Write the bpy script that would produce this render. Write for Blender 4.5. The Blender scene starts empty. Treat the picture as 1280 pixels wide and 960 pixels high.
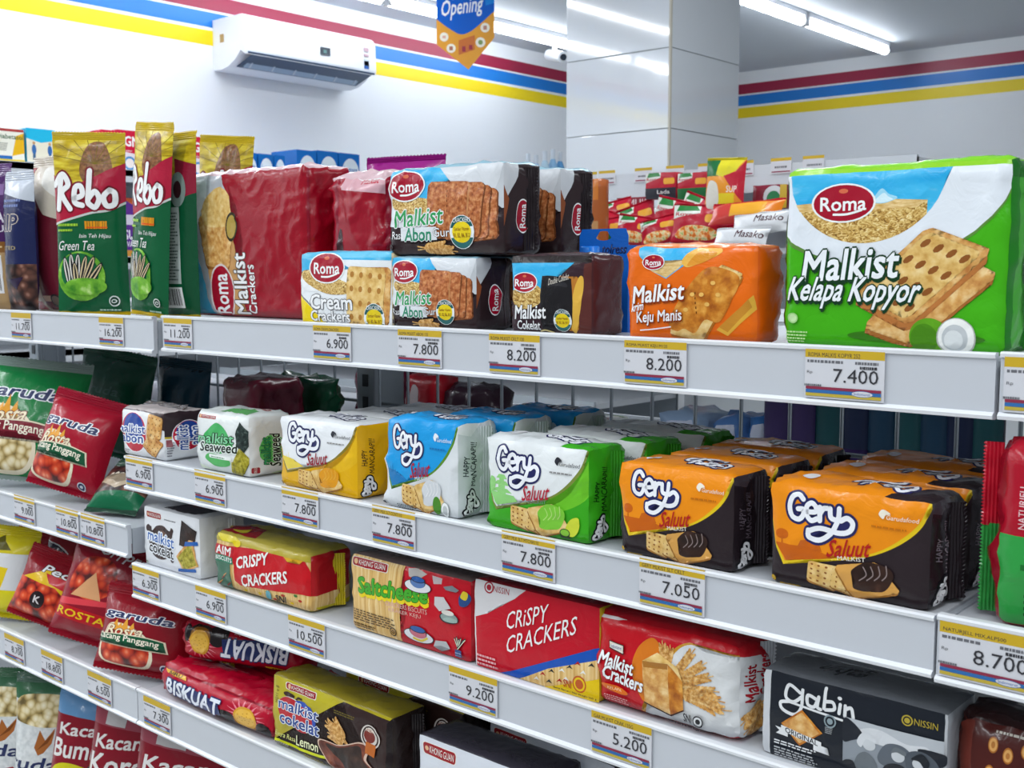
import bpy, bmesh, math, random
from mathutils import Vector, Matrix, noise
R = math.radians
sc = bpy.context.scene
col = sc.collection

# ---------------------------------------------------------------- camera
F = 1417.0                                   # focal length in pixels of the 1280 wide frame
PITCH = math.atan(140 / F)
AZ = math.atan(1637 * math.cos(PITCH) / F)
EYE = Vector((0, 0, 1.45))
FH = Vector((-math.cos(AZ), math.sin(AZ), 0)); RT = Vector((math.sin(AZ), math.cos(AZ), 0)); Z = Vector((0, 0, 1))
FW = FH * math.cos(PITCH) - Z * math.sin(PITCH); UP = FH * math.sin(PITCH) + Z * math.cos(PITCH)
cd = bpy.data.cameras.new('camera'); cam = bpy.data.objects.new('camera', cd); col.objects.link(cam)
cd.sensor_width = 36; cd.lens = 36 * F / 1280; cd.clip_start = .02; cd.clip_end = 60
m3 = Matrix((RT, UP, -FW)).transposed(); cam.matrix_world = Matrix.Translation(EYE) @ m3.to_4x4()
cd.dof.use_dof = True; cd.dof.focus_distance = 1.05; cd.dof.aperture_fstop = 22
sc.camera = cam
sc.view_settings.view_transform = 'Standard'; sc.view_settings.look = 'None'
sc.view_settings.gamma = 1; sc.view_settings.use_curve_mapping = False
sc.view_settings.exposure = 0.0

def ray(x, y): return FW + RT * ((x - 640) / F) + UP * ((480 - y) / F)
def onY(x, y, Y): r = ray(x, y); return EYE + r * ((Y - EYE.y) / r.y)
def onX(x, y, X): r = ray(x, y); return EYE + r * ((X - EYE.x) / r.x)
def onZ(x, y, h): r = ray(x, y); return EYE + r * ((h - EYE.z) / r.z)

# ---------------------------------------------------------------- world and lamps out of the frame
w = bpy.data.worlds.new('ambient_fill'); sc.world = w; w.use_nodes = True
bg = w.node_tree.nodes['Background']; bg.inputs[0].default_value = (.86, .93, 1, 1); bg.inputs[1].default_value = .30  # even pale fill added through the room's open sides, no real daylight source
def area(x, y, z, sx, sy, power, colr=(.93, .97, 1)):
    l = bpy.data.lights.new('tube_light', 'AREA'); l.shape = 'RECTANGLE'; l.size = sx; l.size_y = sy; l.energy = power; l.color = colr
    o = bpy.data.objects.new('tube_light', l); o.location = (x, y, z); col.objects.link(o)
for x in (-3.6, -2.42, -1.1, .1, 1.3):
    area(x, -.75, 2.56, .06, 2.4, 21)
for x in (-3.0, -1.2, .4):
    area(x, 2.0, 2.56, .06, 1.6, 13)

# ---------------------------------------------------------------- materials
MATS = {}
def lin(h):
    h = h.lstrip('#'); o = []
    for i in (0, 2, 4):
        c = int(h[i:i + 2], 16) / 255; o.append(c / 12.92 if c <= .04045 else ((c + .055) / 1.055) ** 2.4)
    return (*o, 1)
class NT:
    def __init__(s, name):
        s.m = bpy.data.materials.new(name); s.m.use_nodes = True; s.t = s.m.node_tree; s.b = s.t.nodes['Principled BSDF']
    def n(s, typ, **kw):
        x = s.t.nodes.new('ShaderNode' + typ)
        for k, v in kw.items():
            if k[0] == '_': x.inputs[k[1:].replace('_', ' ')].default_value = v
            else: setattr(x, k, v)
        return x
    def l(s, a, b): s.t.links.new(a, b)
def film_bump(k, strength=.25):
    tc = k.n('TexCoord'); mp = k.n('Mapping'); k.l(tc.outputs['Object'], mp.inputs[0])
    a = k.n('TexNoise', _Scale=38., _Detail=3., _Roughness=.5, _Distortion=1.2); k.l(mp.outputs[0], a.inputs['Vector'])
    s1 = k.n('Math', operation='SUBTRACT'); s1.inputs[1].default_value = .5; k.l(a.outputs[0], s1.inputs[0])
    s2 = k.n('Math', operation='ABSOLUTE'); k.l(s1.outputs[0], s2.inputs[0])
    bp = k.n('Bump', _Strength=strength, _Distance=.006); k.l(s2.outputs[0], bp.inputs['Height']); k.l(bp.outputs[0], k.b.inputs['Normal'])
def film(hexc, rough=.14, bump=.22, coat=.14):
    key = (hexc, rough, bump)
    if key in MATS: return MATS[key]
    k = NT('film_' + hexc.strip('#')); k.b.inputs['Base Color'].default_value = lin(hexc); k.b.inputs['Roughness'].default_value = rough + .12
    k.b.inputs['Coat Weight'].default_value = coat; k.b.inputs['Coat Roughness'].default_value = rough * .5
    k.b.inputs['Specular IOR Level'].default_value = .28
    if bump: film_bump(k, bump)
    MATS[key] = k.m; return k.m
def plain(hexc, rough=.5, metal=0, name=None, spec=.4):
    key = ('plain', hexc, rough, metal)
    if key in MATS: return MATS[key]
    k = NT(name or 'paint_' + hexc.strip('#')); k.b.inputs['Base Color'].default_value = lin(hexc); k.b.inputs['Roughness'].default_value = rough
    k.b.inputs['Metallic'].default_value = metal; k.b.inputs['Specular IOR Level'].default_value = spec
    MATS[key] = k.m; return k.m
def pattern(name, cols, scale=(200, 200), kind='noise', rough=.3, detail=2., dist=0., rot=0.):
    """a printed picture texture: colour ramp over noise / voronoi on the panel's own UV (metres)"""
    if name in MATS: return MATS[name]
    k = NT('print_' + name); tc = k.n('TexCoord'); mp = k.n('Mapping'); k.l(tc.outputs['UV'], mp.inputs[0])
    mp.inputs['Scale'].default_value = (scale[0], scale[1], 1); mp.inputs['Rotation'].default_value = (0, 0, rot)
    if kind == 'noise':
        t = k.n('TexNoise', _Scale=1., _Detail=detail, _Roughness=.55, _Distortion=dist); out = t.outputs[0]
    elif kind == 'voronoi':
        t = k.n('TexVoronoi', _Scale=1.); out = t.outputs['Distance']
    else:
        t = k.n('TexWave', _Scale=1., _Distortion=dist, _Detail=detail); out = t.outputs['Fac' if 'Fac' in t.outputs else 1]
    k.l(mp.outputs[0], t.inputs['Vector'])
    r = k.n('ValToRGB'); k.l(out, r.inputs[0]); e = r.color_ramp.elements
    while len(e) < len(cols): e.new(.5)
    for i, (p, c) in enumerate(cols): e[i].position = p; e[i].color = lin(c)
    k.l(r.outputs[0], k.b.inputs['Base Color']); k.b.inputs['Roughness'].default_value = rough
    k.b.inputs['Coat Weight'].default_value = .12; k.b.inputs['Coat Roughness'].default_value = .08; k.b.inputs['Specular IOR Level'].default_value = .28
    film_bump(k, .18); MATS[name] = k.m; return k.m
PAT = {
 'sky': lambda: pattern('sky', [(.35, '#1fa3dc'), (.55, '#3db6e6'), (.72, '#bfe6f4')], (14, 40), detail=4),
 'wheat': lambda: pattern('wheat', [(.32, '#6b4a1c'), (.45, '#b98d42'), (.58, '#e2c47a'), (.7, '#f5e6b8')], (260, 420), detail=3, dist=1.5, rot=.5),
 'wheatfar': lambda: pattern('wheatfar', [(.3, '#c99d4e'), (.7, '#ecd29a')], (150, 600), detail=3),
 'cracker': lambda: pattern('cracker', [(.3, '#b8763a'), (.5, '#d9a45c'), (.72, '#f0cf94')], (110, 110), detail=4),
 'crackerpale': lambda: pattern('crackerpale', [(.3, '#c9974a'), (.5, '#e3bd72'), (.72, '#f2d79c')], (110, 110), detail=4),
 'abon': lambda: pattern('abon', [(.3, '#7d3d1c'), (.48, '#b5683a'), (.7, '#d99c68')], (220, 220), detail=4),
 'seaweed': lambda: pattern('seaweed', [(.3, '#121a18'), (.55, '#2c3a36'), (.75, '#6b7a74')], (240, 240), detail=4),
 'mossy': lambda: pattern('mossy', [(.3, '#5c5a10'), (.5, '#a59a25'), (.72, '#cfc55a')], (200, 200), detail=4),
 'choco': lambda: pattern('choco', [(.3, '#1d110d'), (.6, '#38221a'), (.8, '#5c3c2e')], (60, 60), detail=2),
 'chocored': lambda: pattern('chocored', [(.3, '#4a2016'), (.55, '#7c3a26'), (.78, '#a8603e')], (50, 50), detail=2),
 'caramel': lambda: pattern('caramel', [(.3, '#9a4e12'), (.5, '#c77a22'), (.72, '#e8a94a')], (90, 90), detail=3),
 'peanut': lambda: pattern('peanut', [(.0, '#fbe8c0'), (.35, '#e8bf80'), (.6, '#b87d3e'), (.85, '#6b3c18')], (75, 75), 'voronoi'),
 'redpeanut': lambda: pattern('redpeanut', [(.0, '#f6a078'), (.3, '#e0552e'), (.6, '#b52c18'), (.9, '#4a0a0a')], (85, 85), 'voronoi'),
 'palebean': lambda: pattern('palebean', [(.0, '#fbf3da'), (.4, '#e3d2a2'), (.65, '#b59c62'), (.9, '#6b5a34')], (85, 85), 'voronoi'),
 'darkbean': lambda: pattern('darkbean', [(.0, '#b58a78'), (.3, '#6b4438'), (.6, '#3a2420'), (.9, '#120a0c')], (80, 80), 'voronoi'),
 'sticks': lambda: pattern('sticks', [(.2, '#a9773a'), (.45, '#dcb268'), (.7, '#f3dba4')], (280, 8), detail=2),
 'silver': lambda: pattern('silver', [(.3, '#8f9499'), (.5, '#c9cdd2'), (.7, '#eef0f2')], (200, 200), detail=3),
 'wheatear': lambda: pattern('wheatear', [(.3, '#a0672c'), (.5, '#cf9a52'), (.7, '#ecc98c')], (300, 300), detail=2),
 'greenleaf': lambda: pattern('greenleaf', [(.3, '#2a7a1e'), (.55, '#7fc03a'), (.75, '#d4eda0')], (50, 50), detail=3),
 'sunflower': lambda: pattern('sunflower', [(.3, '#8c7412'), (.5, '#c9ad1c'), (.7, '#e8d84a')], (30, 120), detail=3),
 'flowerheart': lambda: pattern('flowerheart', [(.3, '#5c3520'), (.6, '#9a6a44'), (.8, '#b98a58')], (200, 200), detail=3),
 'goldfoil': lambda: pattern('goldfoil', [(.25, '#8a7a0c'), (.5, '#b9ab1c'), (.75, '#d9d04a')], (8, 14), detail=2),
 'lattice': lambda: pattern('lattice', [(.3, '#e4e6e6'), (.7, '#c9cdce')], (120, 120), detail=1),
 'veg': lambda: pattern('veg', [(.3, '#c23a1c'), (.45, '#e88a2a'), (.55, '#f0d9a8'), (.7, '#7fa83a')], (90, 90), detail=2),
 'barcode': lambda: pattern('barcode', [(.46, '#f4f4f4'), (.5, '#202020')], (700, 1), detail=1),
}
def M(m):
    if not isinstance(m, str): return m
    return PAT[m]() if m in PAT else film(m)

# ---------------------------------------------------------------- object helpers
def tag(o, label=None, cat=None, group=None, kind=None):
    if label: o['label'] = label
    if cat: o['category'] = cat
    if group: o['group'] = group
    if kind: o['kind'] = kind
    return o
def empty(name, loc, rot=(0, 0, 0), label=None, cat=None, group=None):
    o = bpy.data.objects.new(name, None); col.objects.link(o); o.location = loc; o.rotation_euler = rot; o.empty_display_size = .02
    return tag(o, label, cat, group)
def link(name, bm, mats, parent=None, smooth=False, recalc=False):
    if recalc: bmesh.ops.recalc_face_normals(bm, faces=bm.faces[:])
    me = bpy.data.meshes.new(name); bm.to_mesh(me); bm.free()
    for m in (mats if isinstance(mats, (list, tuple)) else [mats]): me.materials.append(M(m))
    if smooth:
        me.polygons.foreach_set('use_smooth', [True] * len(me.polygons))
    o = bpy.data.objects.new(name, me); col.objects.link(o)
    if parent: o.parent = parent
    return o
def bx(bm, x0, y0, z0, x1, y1, z1, mi=0, bevel=0):
    g = bmesh.ops.create_cube(bm, size=1); vs = g['verts']
    for v in vs: v.co = Vector(((x0 + x1) / 2 + v.co.x * (x1 - x0), (y0 + y1) / 2 + v.co.y * (y1 - y0), (z0 + z1) / 2 + v.co.z * (z1 - z0)))
    fs = {f for v in vs for f in v.link_faces}
    if bevel:
        r = bmesh.ops.bevel(bm, geom=list({e for f in fs for e in f.edges}), offset=bevel, segments=2, affect='EDGES', profile=.6)
        fs = set(r['faces']) | {f for f in fs if f.is_valid}
    for f in fs: f.material_index = mi
def cyl(bm, p0, p1, r, n=10, mi=0, r2=None):
    p0, p1 = Vector(p0), Vector(p1); d = p1 - p0
    m = Matrix.Translation((p0 + p1) / 2) @ d.to_track_quat('Z', 'Y').to_matrix().to_4x4()
    g = bmesh.ops.create_cone(bm, cap_ends=True, segments=n, radius1=r, radius2=r if r2 is None else r2, depth=d.length, matrix=m)
    for f in {f for v in g['verts'] for f in v.link_faces}: f.material_index = mi

# ---------------------------------------------------------------- printed artwork
_txt = {}
_fc = bpy.data.curves.new('type', 'FONT'); _fo = bpy.data.objects.new('type', _fc); col.objects.link(_fo)
_fc.resolution_u = 2; _fc.fill_mode = 'FRONT'
def glyphs(s, bold):
    k = (s, round(bold, 3))
    if k not in _txt:
        _fc.body = s; _fc.offset = bold; bpy.context.view_layer.update()
        ev = _fo.evaluated_get(bpy.context.evaluated_depsgraph_get()); me = ev.to_mesh()
        vs = [(v.co.x, v.co.y) for v in me.vertices]; fs = [tuple(p.vertices) for p in me.polygons]; ev.to_mesh_clear()
        _txt[k] = (vs, fs)
    return _txt[k]
def spline(pts, n=8, closed=False):
    o = []; L = len(pts); rng = range(L if closed else L - 1)
    for i in rng:
        if closed: a, b, c, d = (pts[(i + j - 1) % L] for j in range(4))
        else: a, b, c, d = pts[max(i - 1, 0)], pts[i], pts[i + 1], pts[min(i + 2, L - 1)]
        for k in range(n):
            t = k / n
            o.append(tuple(.5 * (2 * b[q] + (c[q] - a[q]) * t + (2 * a[q] - 5 * b[q] + 4 * c[q] - d[q]) * t * t + (3 * b[q] - a[q] - 3 * c[q] + d[q]) * t ** 3) for q in (0, 1)))
    if not closed: o.append(pts[-1])
    return o
class Art:
    """flat printed pieces on one panel; unit coordinates, u to the right, v up"""
    def __init__(s, W, H, layer=1): s.W, s.H, s.p, s.k, s.inc = W, H, [], layer, 1.
    def add(s, vs, fs, m, inc=None): s.p.append(([(x * s.W, y * s.H) for x, y in vs], fs, m, s.k)); s.k += s.inc if inc is None else inc
    def poly(s, pts, m): s.add(pts, [tuple(range(len(pts)))], m)
    def blob(s, pts, m, n=6): s.poly(spline(pts, n, True), m)
    def rect(s, x0, y0, x1, y1, m): s.poly([(x0, y0), (x1, y0), (x1, y1), (x0, y1)], m)
    def ell(s, cx, cy, rx, ry, m, rot=0, n=26, a0=0, a1=360, vmax=None):
        o = []; c, q = math.cos(R(rot)), math.sin(R(rot)); asp = s.W / s.H
        for i in range(n + (a1 - a0 < 360)):
            t = R(a0 + (a1 - a0) * i / n); x, y = rx * math.cos(t), ry * math.sin(t) / 1
            x, y = x * c - y * q / asp, x * q * asp + y * c
            o.append((cx + x, cy + y))
        if vmax is not None: o = [(x, min(y, vmax)) for x, y in o]
        s.poly(o, m)
    def disc(s, cx, cy, r, m, n=18): s.ell(cx, cy, r, r * s.W / s.H, m, 0, n)
    def rr(s, x0, y0, x1, y1, r, m, rot=0):
        ry = r * s.W / s.H; o = []
        for cx, cy, a in ((x1 - r, y1 - ry, 0), (x0 + r, y1 - ry, 90), (x0 + r, y0 + ry, 180), (x1 - r, y0 + ry, 270)):
            for i in range(5): t = R(a + 22.5 * i); o.append((cx + r * math.cos(t), cy + ry * math.sin(t)))
        s.poly(s._rot(o, (x0 + x1) / 2, (y0 + y1) / 2, rot), m)
    def _rot(s, pts, cx, cy, rot):
        if not rot: return pts
        c, q, a = math.cos(R(rot)), math.sin(R(rot)), s.W / s.H
        return [(cx + (x - cx) * c - (y - cy) * q / a, cy + (x - cx) * a * q + (y - cy) * c) for x, y in pts]
    def text(s, t, x0, y0, x1, y1, m, bold=0., shear=0., rot=0, ol=None, olw=.03, rise=0., bow=0., drop=None):
        """t fitted into the box (before rotation about the box centre); rot 90 = reading upwards, the box is then the turned word's.
        Heavier faces and rims are the same letters set again a hair to each side."""
        vs, fs = glyphs(t, 0.)
        if not vs: return
        X = [v[0] for v in vs]; Y = [v[1] for v in vs]; a0, a1, b0, b1 = min(X), max(X), min(Y), max(Y)
        cx, cy = (x0 + x1) / 2, (y0 + y1) / 2; asp = s.W / s.H; wd, ht = x1 - x0, y1 - y0
        if rot in (90, -90, 270): wd, ht = (y1 - y0) / asp, (x1 - x0) * asp
        def put(gx, gy, dx=0, dy=0):
            o = []
            for x, y in vs:
                f, g = (x + gx - a0) / (a1 - a0) - .5, (y + gy - b0) / (b1 - b0) - .5
                o.append((cx + dx + f * wd + g * shear * ht / asp, cy + dy + g * ht + f * rise + bow * (1 - 4 * f * f)))
            return s._rot(o, cx, cy, rot)
        def ring(r, n, mm, dx=0, dy=0):
            for i in range(n): s.add(put(r * math.cos(2 * math.pi * (i + .5) / n), r * math.sin(2 * math.pi * (i + .5) / n), dx, dy), fs, mm, .2)
        r0 = bold * .55; r1 = r0 + (olw - bold) * .75
        if drop: ring(r1, 6, drop[0], drop[1], drop[2])
        if ol: ring(r1, 8, ol)
        s.k += .6
        if r0 > .012: ring(r0, 4, m)
        else: s.add(put(0, 0), fs, m)
        s.k += .6
    def stroke(s, pts, wd, m, sm=True, taper=None):
        """one ribbon of width wd (fraction of panel width) along unit points, with round ends"""
        P = spline(pts, 7) if sm and len(pts) > 2 else list(pts); a = s.W / s.H; Q = [(x, y / a) for x, y in P]
        Q = [q for i, q in enumerate(Q) if i == 0 or math.dist(q, Q[i - 1]) > 1e-6]; N = len(Q); h = wd / 2; L, Rr = [], []
        if N < 2: return
        def dr(i, j): d = math.dist(Q[i], Q[j]); return ((Q[j][0] - Q[i][0]) / d, (Q[j][1] - Q[i][1]) / d)
        for i in range(N):
            d0, d1 = dr(max(i - 1, 0), max(i, 1)), dr(min(i, N - 2), min(i + 1, N - 1)); tx, ty = d0[0] + d1[0], d0[1] + d1[1]; l = math.hypot(tx, ty) or 1
            tx, ty = tx / l, ty / l; e = h / max(.5, tx * d1[0] + ty * d1[1])
            L.append((Q[i][0] - ty * e, Q[i][1] + tx * e)); Rr.append((Q[i][0] + ty * e, Q[i][1] - tx * e))
        vs = [v for p in zip(Rr, L) for v in p]; fs = [(2 * i, 2 * i + 2, 2 * i + 3, 2 * i + 1) for i in range(N - 1)]
        for c, (dx, dy), j0, j1 in ((Q[-1], dr(N - 2, N - 1), 2 * N - 2, 2 * N - 1), (Q[0], tuple(-q for q in dr(0, 1)), 1, 0)):
            j = len(vs); an = math.atan2(dy, dx); vs += [(c[0] + h * math.cos(an + R(t)), c[1] + h * math.sin(an + R(t))) for t in (-60, -30, 0, 30, 60)]; fs.append((j0, j, j + 1, j + 2, j + 3, j + 4, j1))
        s.add([(x, y * a) for x, y in vs], fs, m)
    def cracker(s, q, m='cracker', edge='#a8682e', holes=(4, 4), hole='#8f5524', th=(0, -.02), scal=9, hr=.035):
        """q = four unit corners (bl, br, tr, tl) of a square cracker seen at any angle"""
        def bil(u, v): return tuple((q[0][i] * (1 - u) + q[1][i] * u) * (1 - v) + (q[3][i] * (1 - u) + q[2][i] * u) * v for i in (0, 1))
        pts = []
        for side in range(4):
            for i in range(scal * 4):
                t = i / (scal * 4); d = .018 * abs(math.sin(math.pi * t * scal))
                cr = .05 * max(0, 1 - min(t, 1 - t) * 14) ** 2
                e = d + (-cr)
                u, v = ((t, -e), (1 + e, t), (1 - t, 1 + e), (-e, 1 - t))[side]; pts.append(bil(u, v))
        if th: s.poly([(x + th[0], y + th[1]) for x, y in pts], edge)
        s.poly(pts, m)
        vs, fs = [], []
        for i in range(holes[0]):
            for j in range(holes[1]):
                u, v = (i + .5) / holes[0], (j + .5) / holes[1]; k = len(vs)
                vs += [bil(u + hr * math.cos(t * math.pi / 4), v + hr * math.sin(t * math.pi / 4)) for t in range(8)]; fs.append(tuple(range(k, k + 8)))
        if vs: s.add(vs, fs, hole)
    def lines(s, x0, y0, x1, y1, n, m, seed=0, th=.5, rot=0):
        """small print too small to read"""
        rd = random.Random(seed); vs, fs = [], []; dy = (y1 - y0) / n
        for i in range(n):
            x = x0; xe = x1 - rd.random() * .25 * (x1 - x0); ww = (x1 - x0)
            while x < xe:
                l = ww * rd.uniform(.04, .14); y = y1 - dy * (i + 1); j = len(vs); e = min(x + l, xe)
                vs += [(x, y), (e, y), (e, y + dy * th), (x, y + dy * th)]; fs.append((j, j + 1, j + 2, j + 3)); x += l + ww * .025
        s.add(s._rot(vs, (x0 + x1) / 2, (y0 + y1) / 2, rot), fs, m)
    def halal(s, cx, cy, r, m='#e8e8e8', inner='#3a7a3a'):
        s.disc(cx, cy, r, m); s.disc(cx, cy, r * .78, inner); s.ell(cx, cy, r * .5, r * .36 * s.W / s.H, m); s.ell(cx, cy, r * .3, r * .2 * s.W / s.H, inner)
    def ear(s, x0, y0, x1, y1, m='wheatear', n=7, wd=.03):
        """an ear of wheat from the stem end to the tip"""
        s.inc = .15; a = s.W / s.H; dx, dy = x1 - x0, (y1 - y0) / a; L = math.hypot(dx, dy); ang = math.degrees(math.atan2(dy, dx))
        s.stroke([(x0, y0), (x1, y1)], wd * .18, m, False)
        for i in range(n):
            t = .35 + .6 * i / n
            for sg in (-1, 1):
                s.ell(x0 + (x1 - x0) * t - sg * dy / L * wd * .4, y0 + (y1 - y0) * t + sg * dx / L * wd * .4 * a, wd * .62, wd * .26 * a, m, ang + sg * 24, 8)
        s.inc = 1.; s.k += .5
EPS = .00016
def art_bmesh(bm, arts, mats, uvl):
    """arts: (Art, panel -> box point fn, line counts, mapping). Cuts every piece along the body's grid, drapes it on the body."""
    for A, pan, (nu, nv), mp in arts:
        b = bmesh.new(); ly = b.verts.layers.float.new('k')
        for vs, fs, m, k in A.p:
            mi = mats.setdefault(m, len(mats)); bv = [b.verts.new((x, y, 0)) for x, y in vs]
            for v in bv: v[ly] = k
            for f in fs:
                try: b.faces.new([bv[i] for i in f]).material_index = mi
                except ValueError: pass
        big = [f for f in b.faces if len(f.verts) > 4]
        if big: bmesh.ops.triangulate(b, faces=big, ngon_method='EAR_CLIP')
        for ax, n, L in ((0, nu, A.W), (1, nv, A.H)):
            no = Vector((1, 0, 0)) if ax == 0 else Vector((0, 1, 0))
            for i in range(n + 1):
                g = b.verts[:] + b.edges[:] + b.faces[:]
                bmesh.ops.bisect_plane(b, geom=g, dist=1e-7, plane_co=no * (L * i / n), plane_no=no, clear_inner=(i == 0), clear_outer=(i == n))
        if nu > 1 or nv > 1:                           # and along the cells' diagonals, so that print and film share every plane
            du, dv = A.W / nu, A.H / nv; no = Vector((1 / du, -1 / dv, 0)).normalized()
            for i in range(-nv + 1, nu): bmesh.ops.bisect_plane(b, geom=b.verts[:] + b.edges[:] + b.faces[:], dist=1e-7, plane_co=Vector((i * du, 0, 0)), plane_no=no)
        vm, lat = {}, {}
        def node(i, j):                                # the film's own lattice point and its outward direction
            if (i, j) not in lat:
                p_ = pan(A.W * i / nu, A.H * j / nv); q_ = mp(p_, 0.); lat[i, j] = (q_, (mp(p_, .001) - q_) / .001)
            return lat[i, j]
        for v in b.verts:
            a_, c_ = min(max(v.co.x / A.W * nu, 0), nu), min(max(v.co.y / A.H * nv, 0), nv); i, j = min(int(a_), nu - 1), min(int(c_), nv - 1); a_ -= i; c_ -= j
            T = ((node(i, j), 1 - a_), (node(i + 1, j), a_ - c_), (node(i + 1, j + 1), c_)) if a_ >= c_ else ((node(i, j), 1 - c_), (node(i + 1, j + 1), a_), (node(i, j + 1), c_ - a_))
            q = Vector(); n_ = Vector()
            for (p_, d_), w_ in T: q += p_ * w_; n_ += d_ * w_
            vm[v] = bm.verts.new(q + n_ * (EPS * (1 + v[ly] * .22)))
        for f in b.faces:
            if f.calc_area() < 1e-10: continue
            try: nf = bm.faces.new([vm[v] for v in f.verts])
            except ValueError: continue
            nf.material_index = f.material_index; nf.smooth = True
            for lp, sv in zip(nf.loops, f.verts): lp[uvl].uv = (sv.co.x, sv.co.y)
        b.free()
class BoxMap:
    def __init__(s, w, d, h, r=.006, bulge=.004, wr=.0008, seed=0, taper=0.):
        s.w, s.d, s.h, s.r, s.b, s.wr, s.sd, s.tp = w, d, h, min(r, w / 3, d / 3, h / 3), bulge, wr, Vector((seed * 3.7, seed * 1.3, seed * 7.1)), taper
    def __call__(s, p, off=0.):
        r = s.r; p = Vector(p)
        c = Vector((min(max(p.x, r), s.w - r), min(max(p.y, r), s.d - r), min(max(p.z, r), s.h - r)))
        n = (p - c).normalized(); q = c + n * r
        a, b, e = 2 * p.x / s.w - 1, 2 * p.y / s.d - 1, 2 * p.z / s.h - 1
        A_, B_, E_ = 1 - a * a, 1 - b * b, 1 - e * e
        bul = s.b * (abs(n.y) * A_ * E_ + .5 * abs(n.x) * B_ * E_ + .5 * max(n.z, 0) * A_ * B_)
        u = p * 24 + s.sd
        rdg = max(0, 1 - abs(noise.noise(Vector((p.x * 34, p.y * 34, p.z * 20)) + s.sd)) * 5) ** 2 + max(0, 1 - abs(noise.noise(Vector((p.x * 16, p.y * 30, p.z * 38)) - s.sd)) * 6) ** 2
        wr = s.wr * (.8 * noise.noise(u) + .9 * rdg) * (1 + 1.6 * max(abs(a), .85 * max(e, 0)) ** 4)
        if p.z < r * .5 and n.z < -.5: wr = 0
        q = q + n * (bul + wr + off)
        if s.tp: q.y += 0; q.x = s.w / 2 + (q.x - s.w / 2) * (1 - s.tp * (p.z / s.h))
        return q
def box_body(bm, w, d, h, mp, step, mats, cols, uvl):
    nx, ny, nz = (max(3, round(v / step)) for v in (w, d, h))
    P = {'front': (lambda u, v: (u, 0, v), w, h, nx, nz), 'back': (lambda u, v: (w - u, d, v), w, h, nx, nz),
         'right': (lambda u, v: (w, u, v), d, h, ny, nz), 'left': (lambda u, v: (0, d - u, v), d, h, ny, nz),
         'top': (lambda u, v: (u, v, h), w, d, nx, ny), 'bottom': (lambda u, v: (u, d - v, 0), w, d, nx, ny)}
    for nm, (f, W, H, a, b) in P.items():
        mi = mats.setdefault(cols.get(nm, cols['front']), len(mats))
        g = [[bm.verts.new(mp(f(W * i / a, H * j / b))) for i in range(a + 1)] for j in range(b + 1)]
        for j in range(b):
            for i in range(a):
                for q in (((i, j), (i + 1, j), (i + 1, j + 1)), ((i, j), (i + 1, j + 1), (i, j + 1))):
                    fc = bm.faces.new([g[y][x] for x, y in q]); fc.material_index = mi; fc.smooth = True
                    for lp, (x, y) in zip(fc.loops, q): lp[uvl].uv = (W * x / a, H * y / b)
    bmesh.ops.remove_doubles(bm, verts=bm.verts[:], dist=1e-5)
    return P
def crimp(p0, along, out, length, width, m, parent, name='end_seal', teeth=24, wave=.0008, rip=5, seed=0, nrm=None):
    """crimped seal strip: starts on a line p0 + along*length, sticks out by width, zigzag outer edge, ribbed"""
    bm = bmesh.new(); uvl = bm.loops.layers.uv.new('UVMap'); along, out = Vector(along).normalized(), Vector(out).normalized()
    nr = Vector(nrm).normalized() if nrm else along.cross(out); N = teeth * 2; K = rip * 2; rows = []
    for j in range(K + 1):
        row = []
        for i in range(N + 1):
            t = i / N; q = Vector(p0) + along * (length * t) + out * (width * j / K)
            q += nr * (wave * (1 if j % 2 else -1) * .5 * (j > 0) + .003 * noise.noise(Vector((t * 5 + seed, j * .15, seed))) * j / K)
            if j == K: q += out * (.0012 if i % 2 else -.0003)
            row.append(bm.verts.new(q))
        rows.append(row)
    for j in range(K):
        for i in range(N): bm.faces.new((rows[j][i], rows[j][i + 1], rows[j + 1][i + 1], rows[j + 1][i]))
    o = link(name, bm, [m], parent)
    md = o.modifiers.new('thick', 'SOLIDIFY'); md.thickness = .0004
    return o
def box_pack(name, label, cat, loc, size, cols, front=None, right=None, top=None, left=None, yaw=0, step=.0062, r=.006, bulge=.004, wr=.0008, seed=0, group=None, tilt=(0, 0), seals=(), part='wrapper', taper=0):
    w, d, h = size
    root = empty(name, loc, (R(tilt[0]), R(tilt[1]), R(yaw)), label, cat, group)
    bm = bmesh.new(); uvl = bm.loops.layers.uv.new('UVMap'); mats = {}
    mp = BoxMap(w, d, h, r, bulge, wr, seed, taper); P = box_body(bm, w, d, h, mp, step, mats, cols, uvl); arts = []
    for nm, fn in (('front', front), ('right', right), ('top', top), ('left', left)):
        if fn:
            f, W, H, a, b = P[nm]; A = Art(W, H); fn(A); arts.append((A, f, (a, b), mp))
    art_bmesh(bm, arts, mats, uvl)
    link(part, bm, list(mats), root)
    for side, m in seals:
        if side == 'right': crimp((w + .001, d / 2, .004), (0, 0, 1), (.55, .85, 0), h - .008, .013, m, root, seed=seed)
        if side == 'left': crimp((-.001, d / 2, .004), (0, 0, 1), (-.55, .85, 0), h - .008, .013, m, root, seed=seed)
        if side == 'top': crimp((.004, d / 2, h + .001), (1, 0, 0), (0, .9, .45), w - .008, .010, m, root, seed=seed)
        if side == 'rightflat': crimp((w - .002, d * .5, .004), (0, 0, 1), (.35, 1, 0), h - .01, .016, m, root, seed=seed)
    return root
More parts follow.
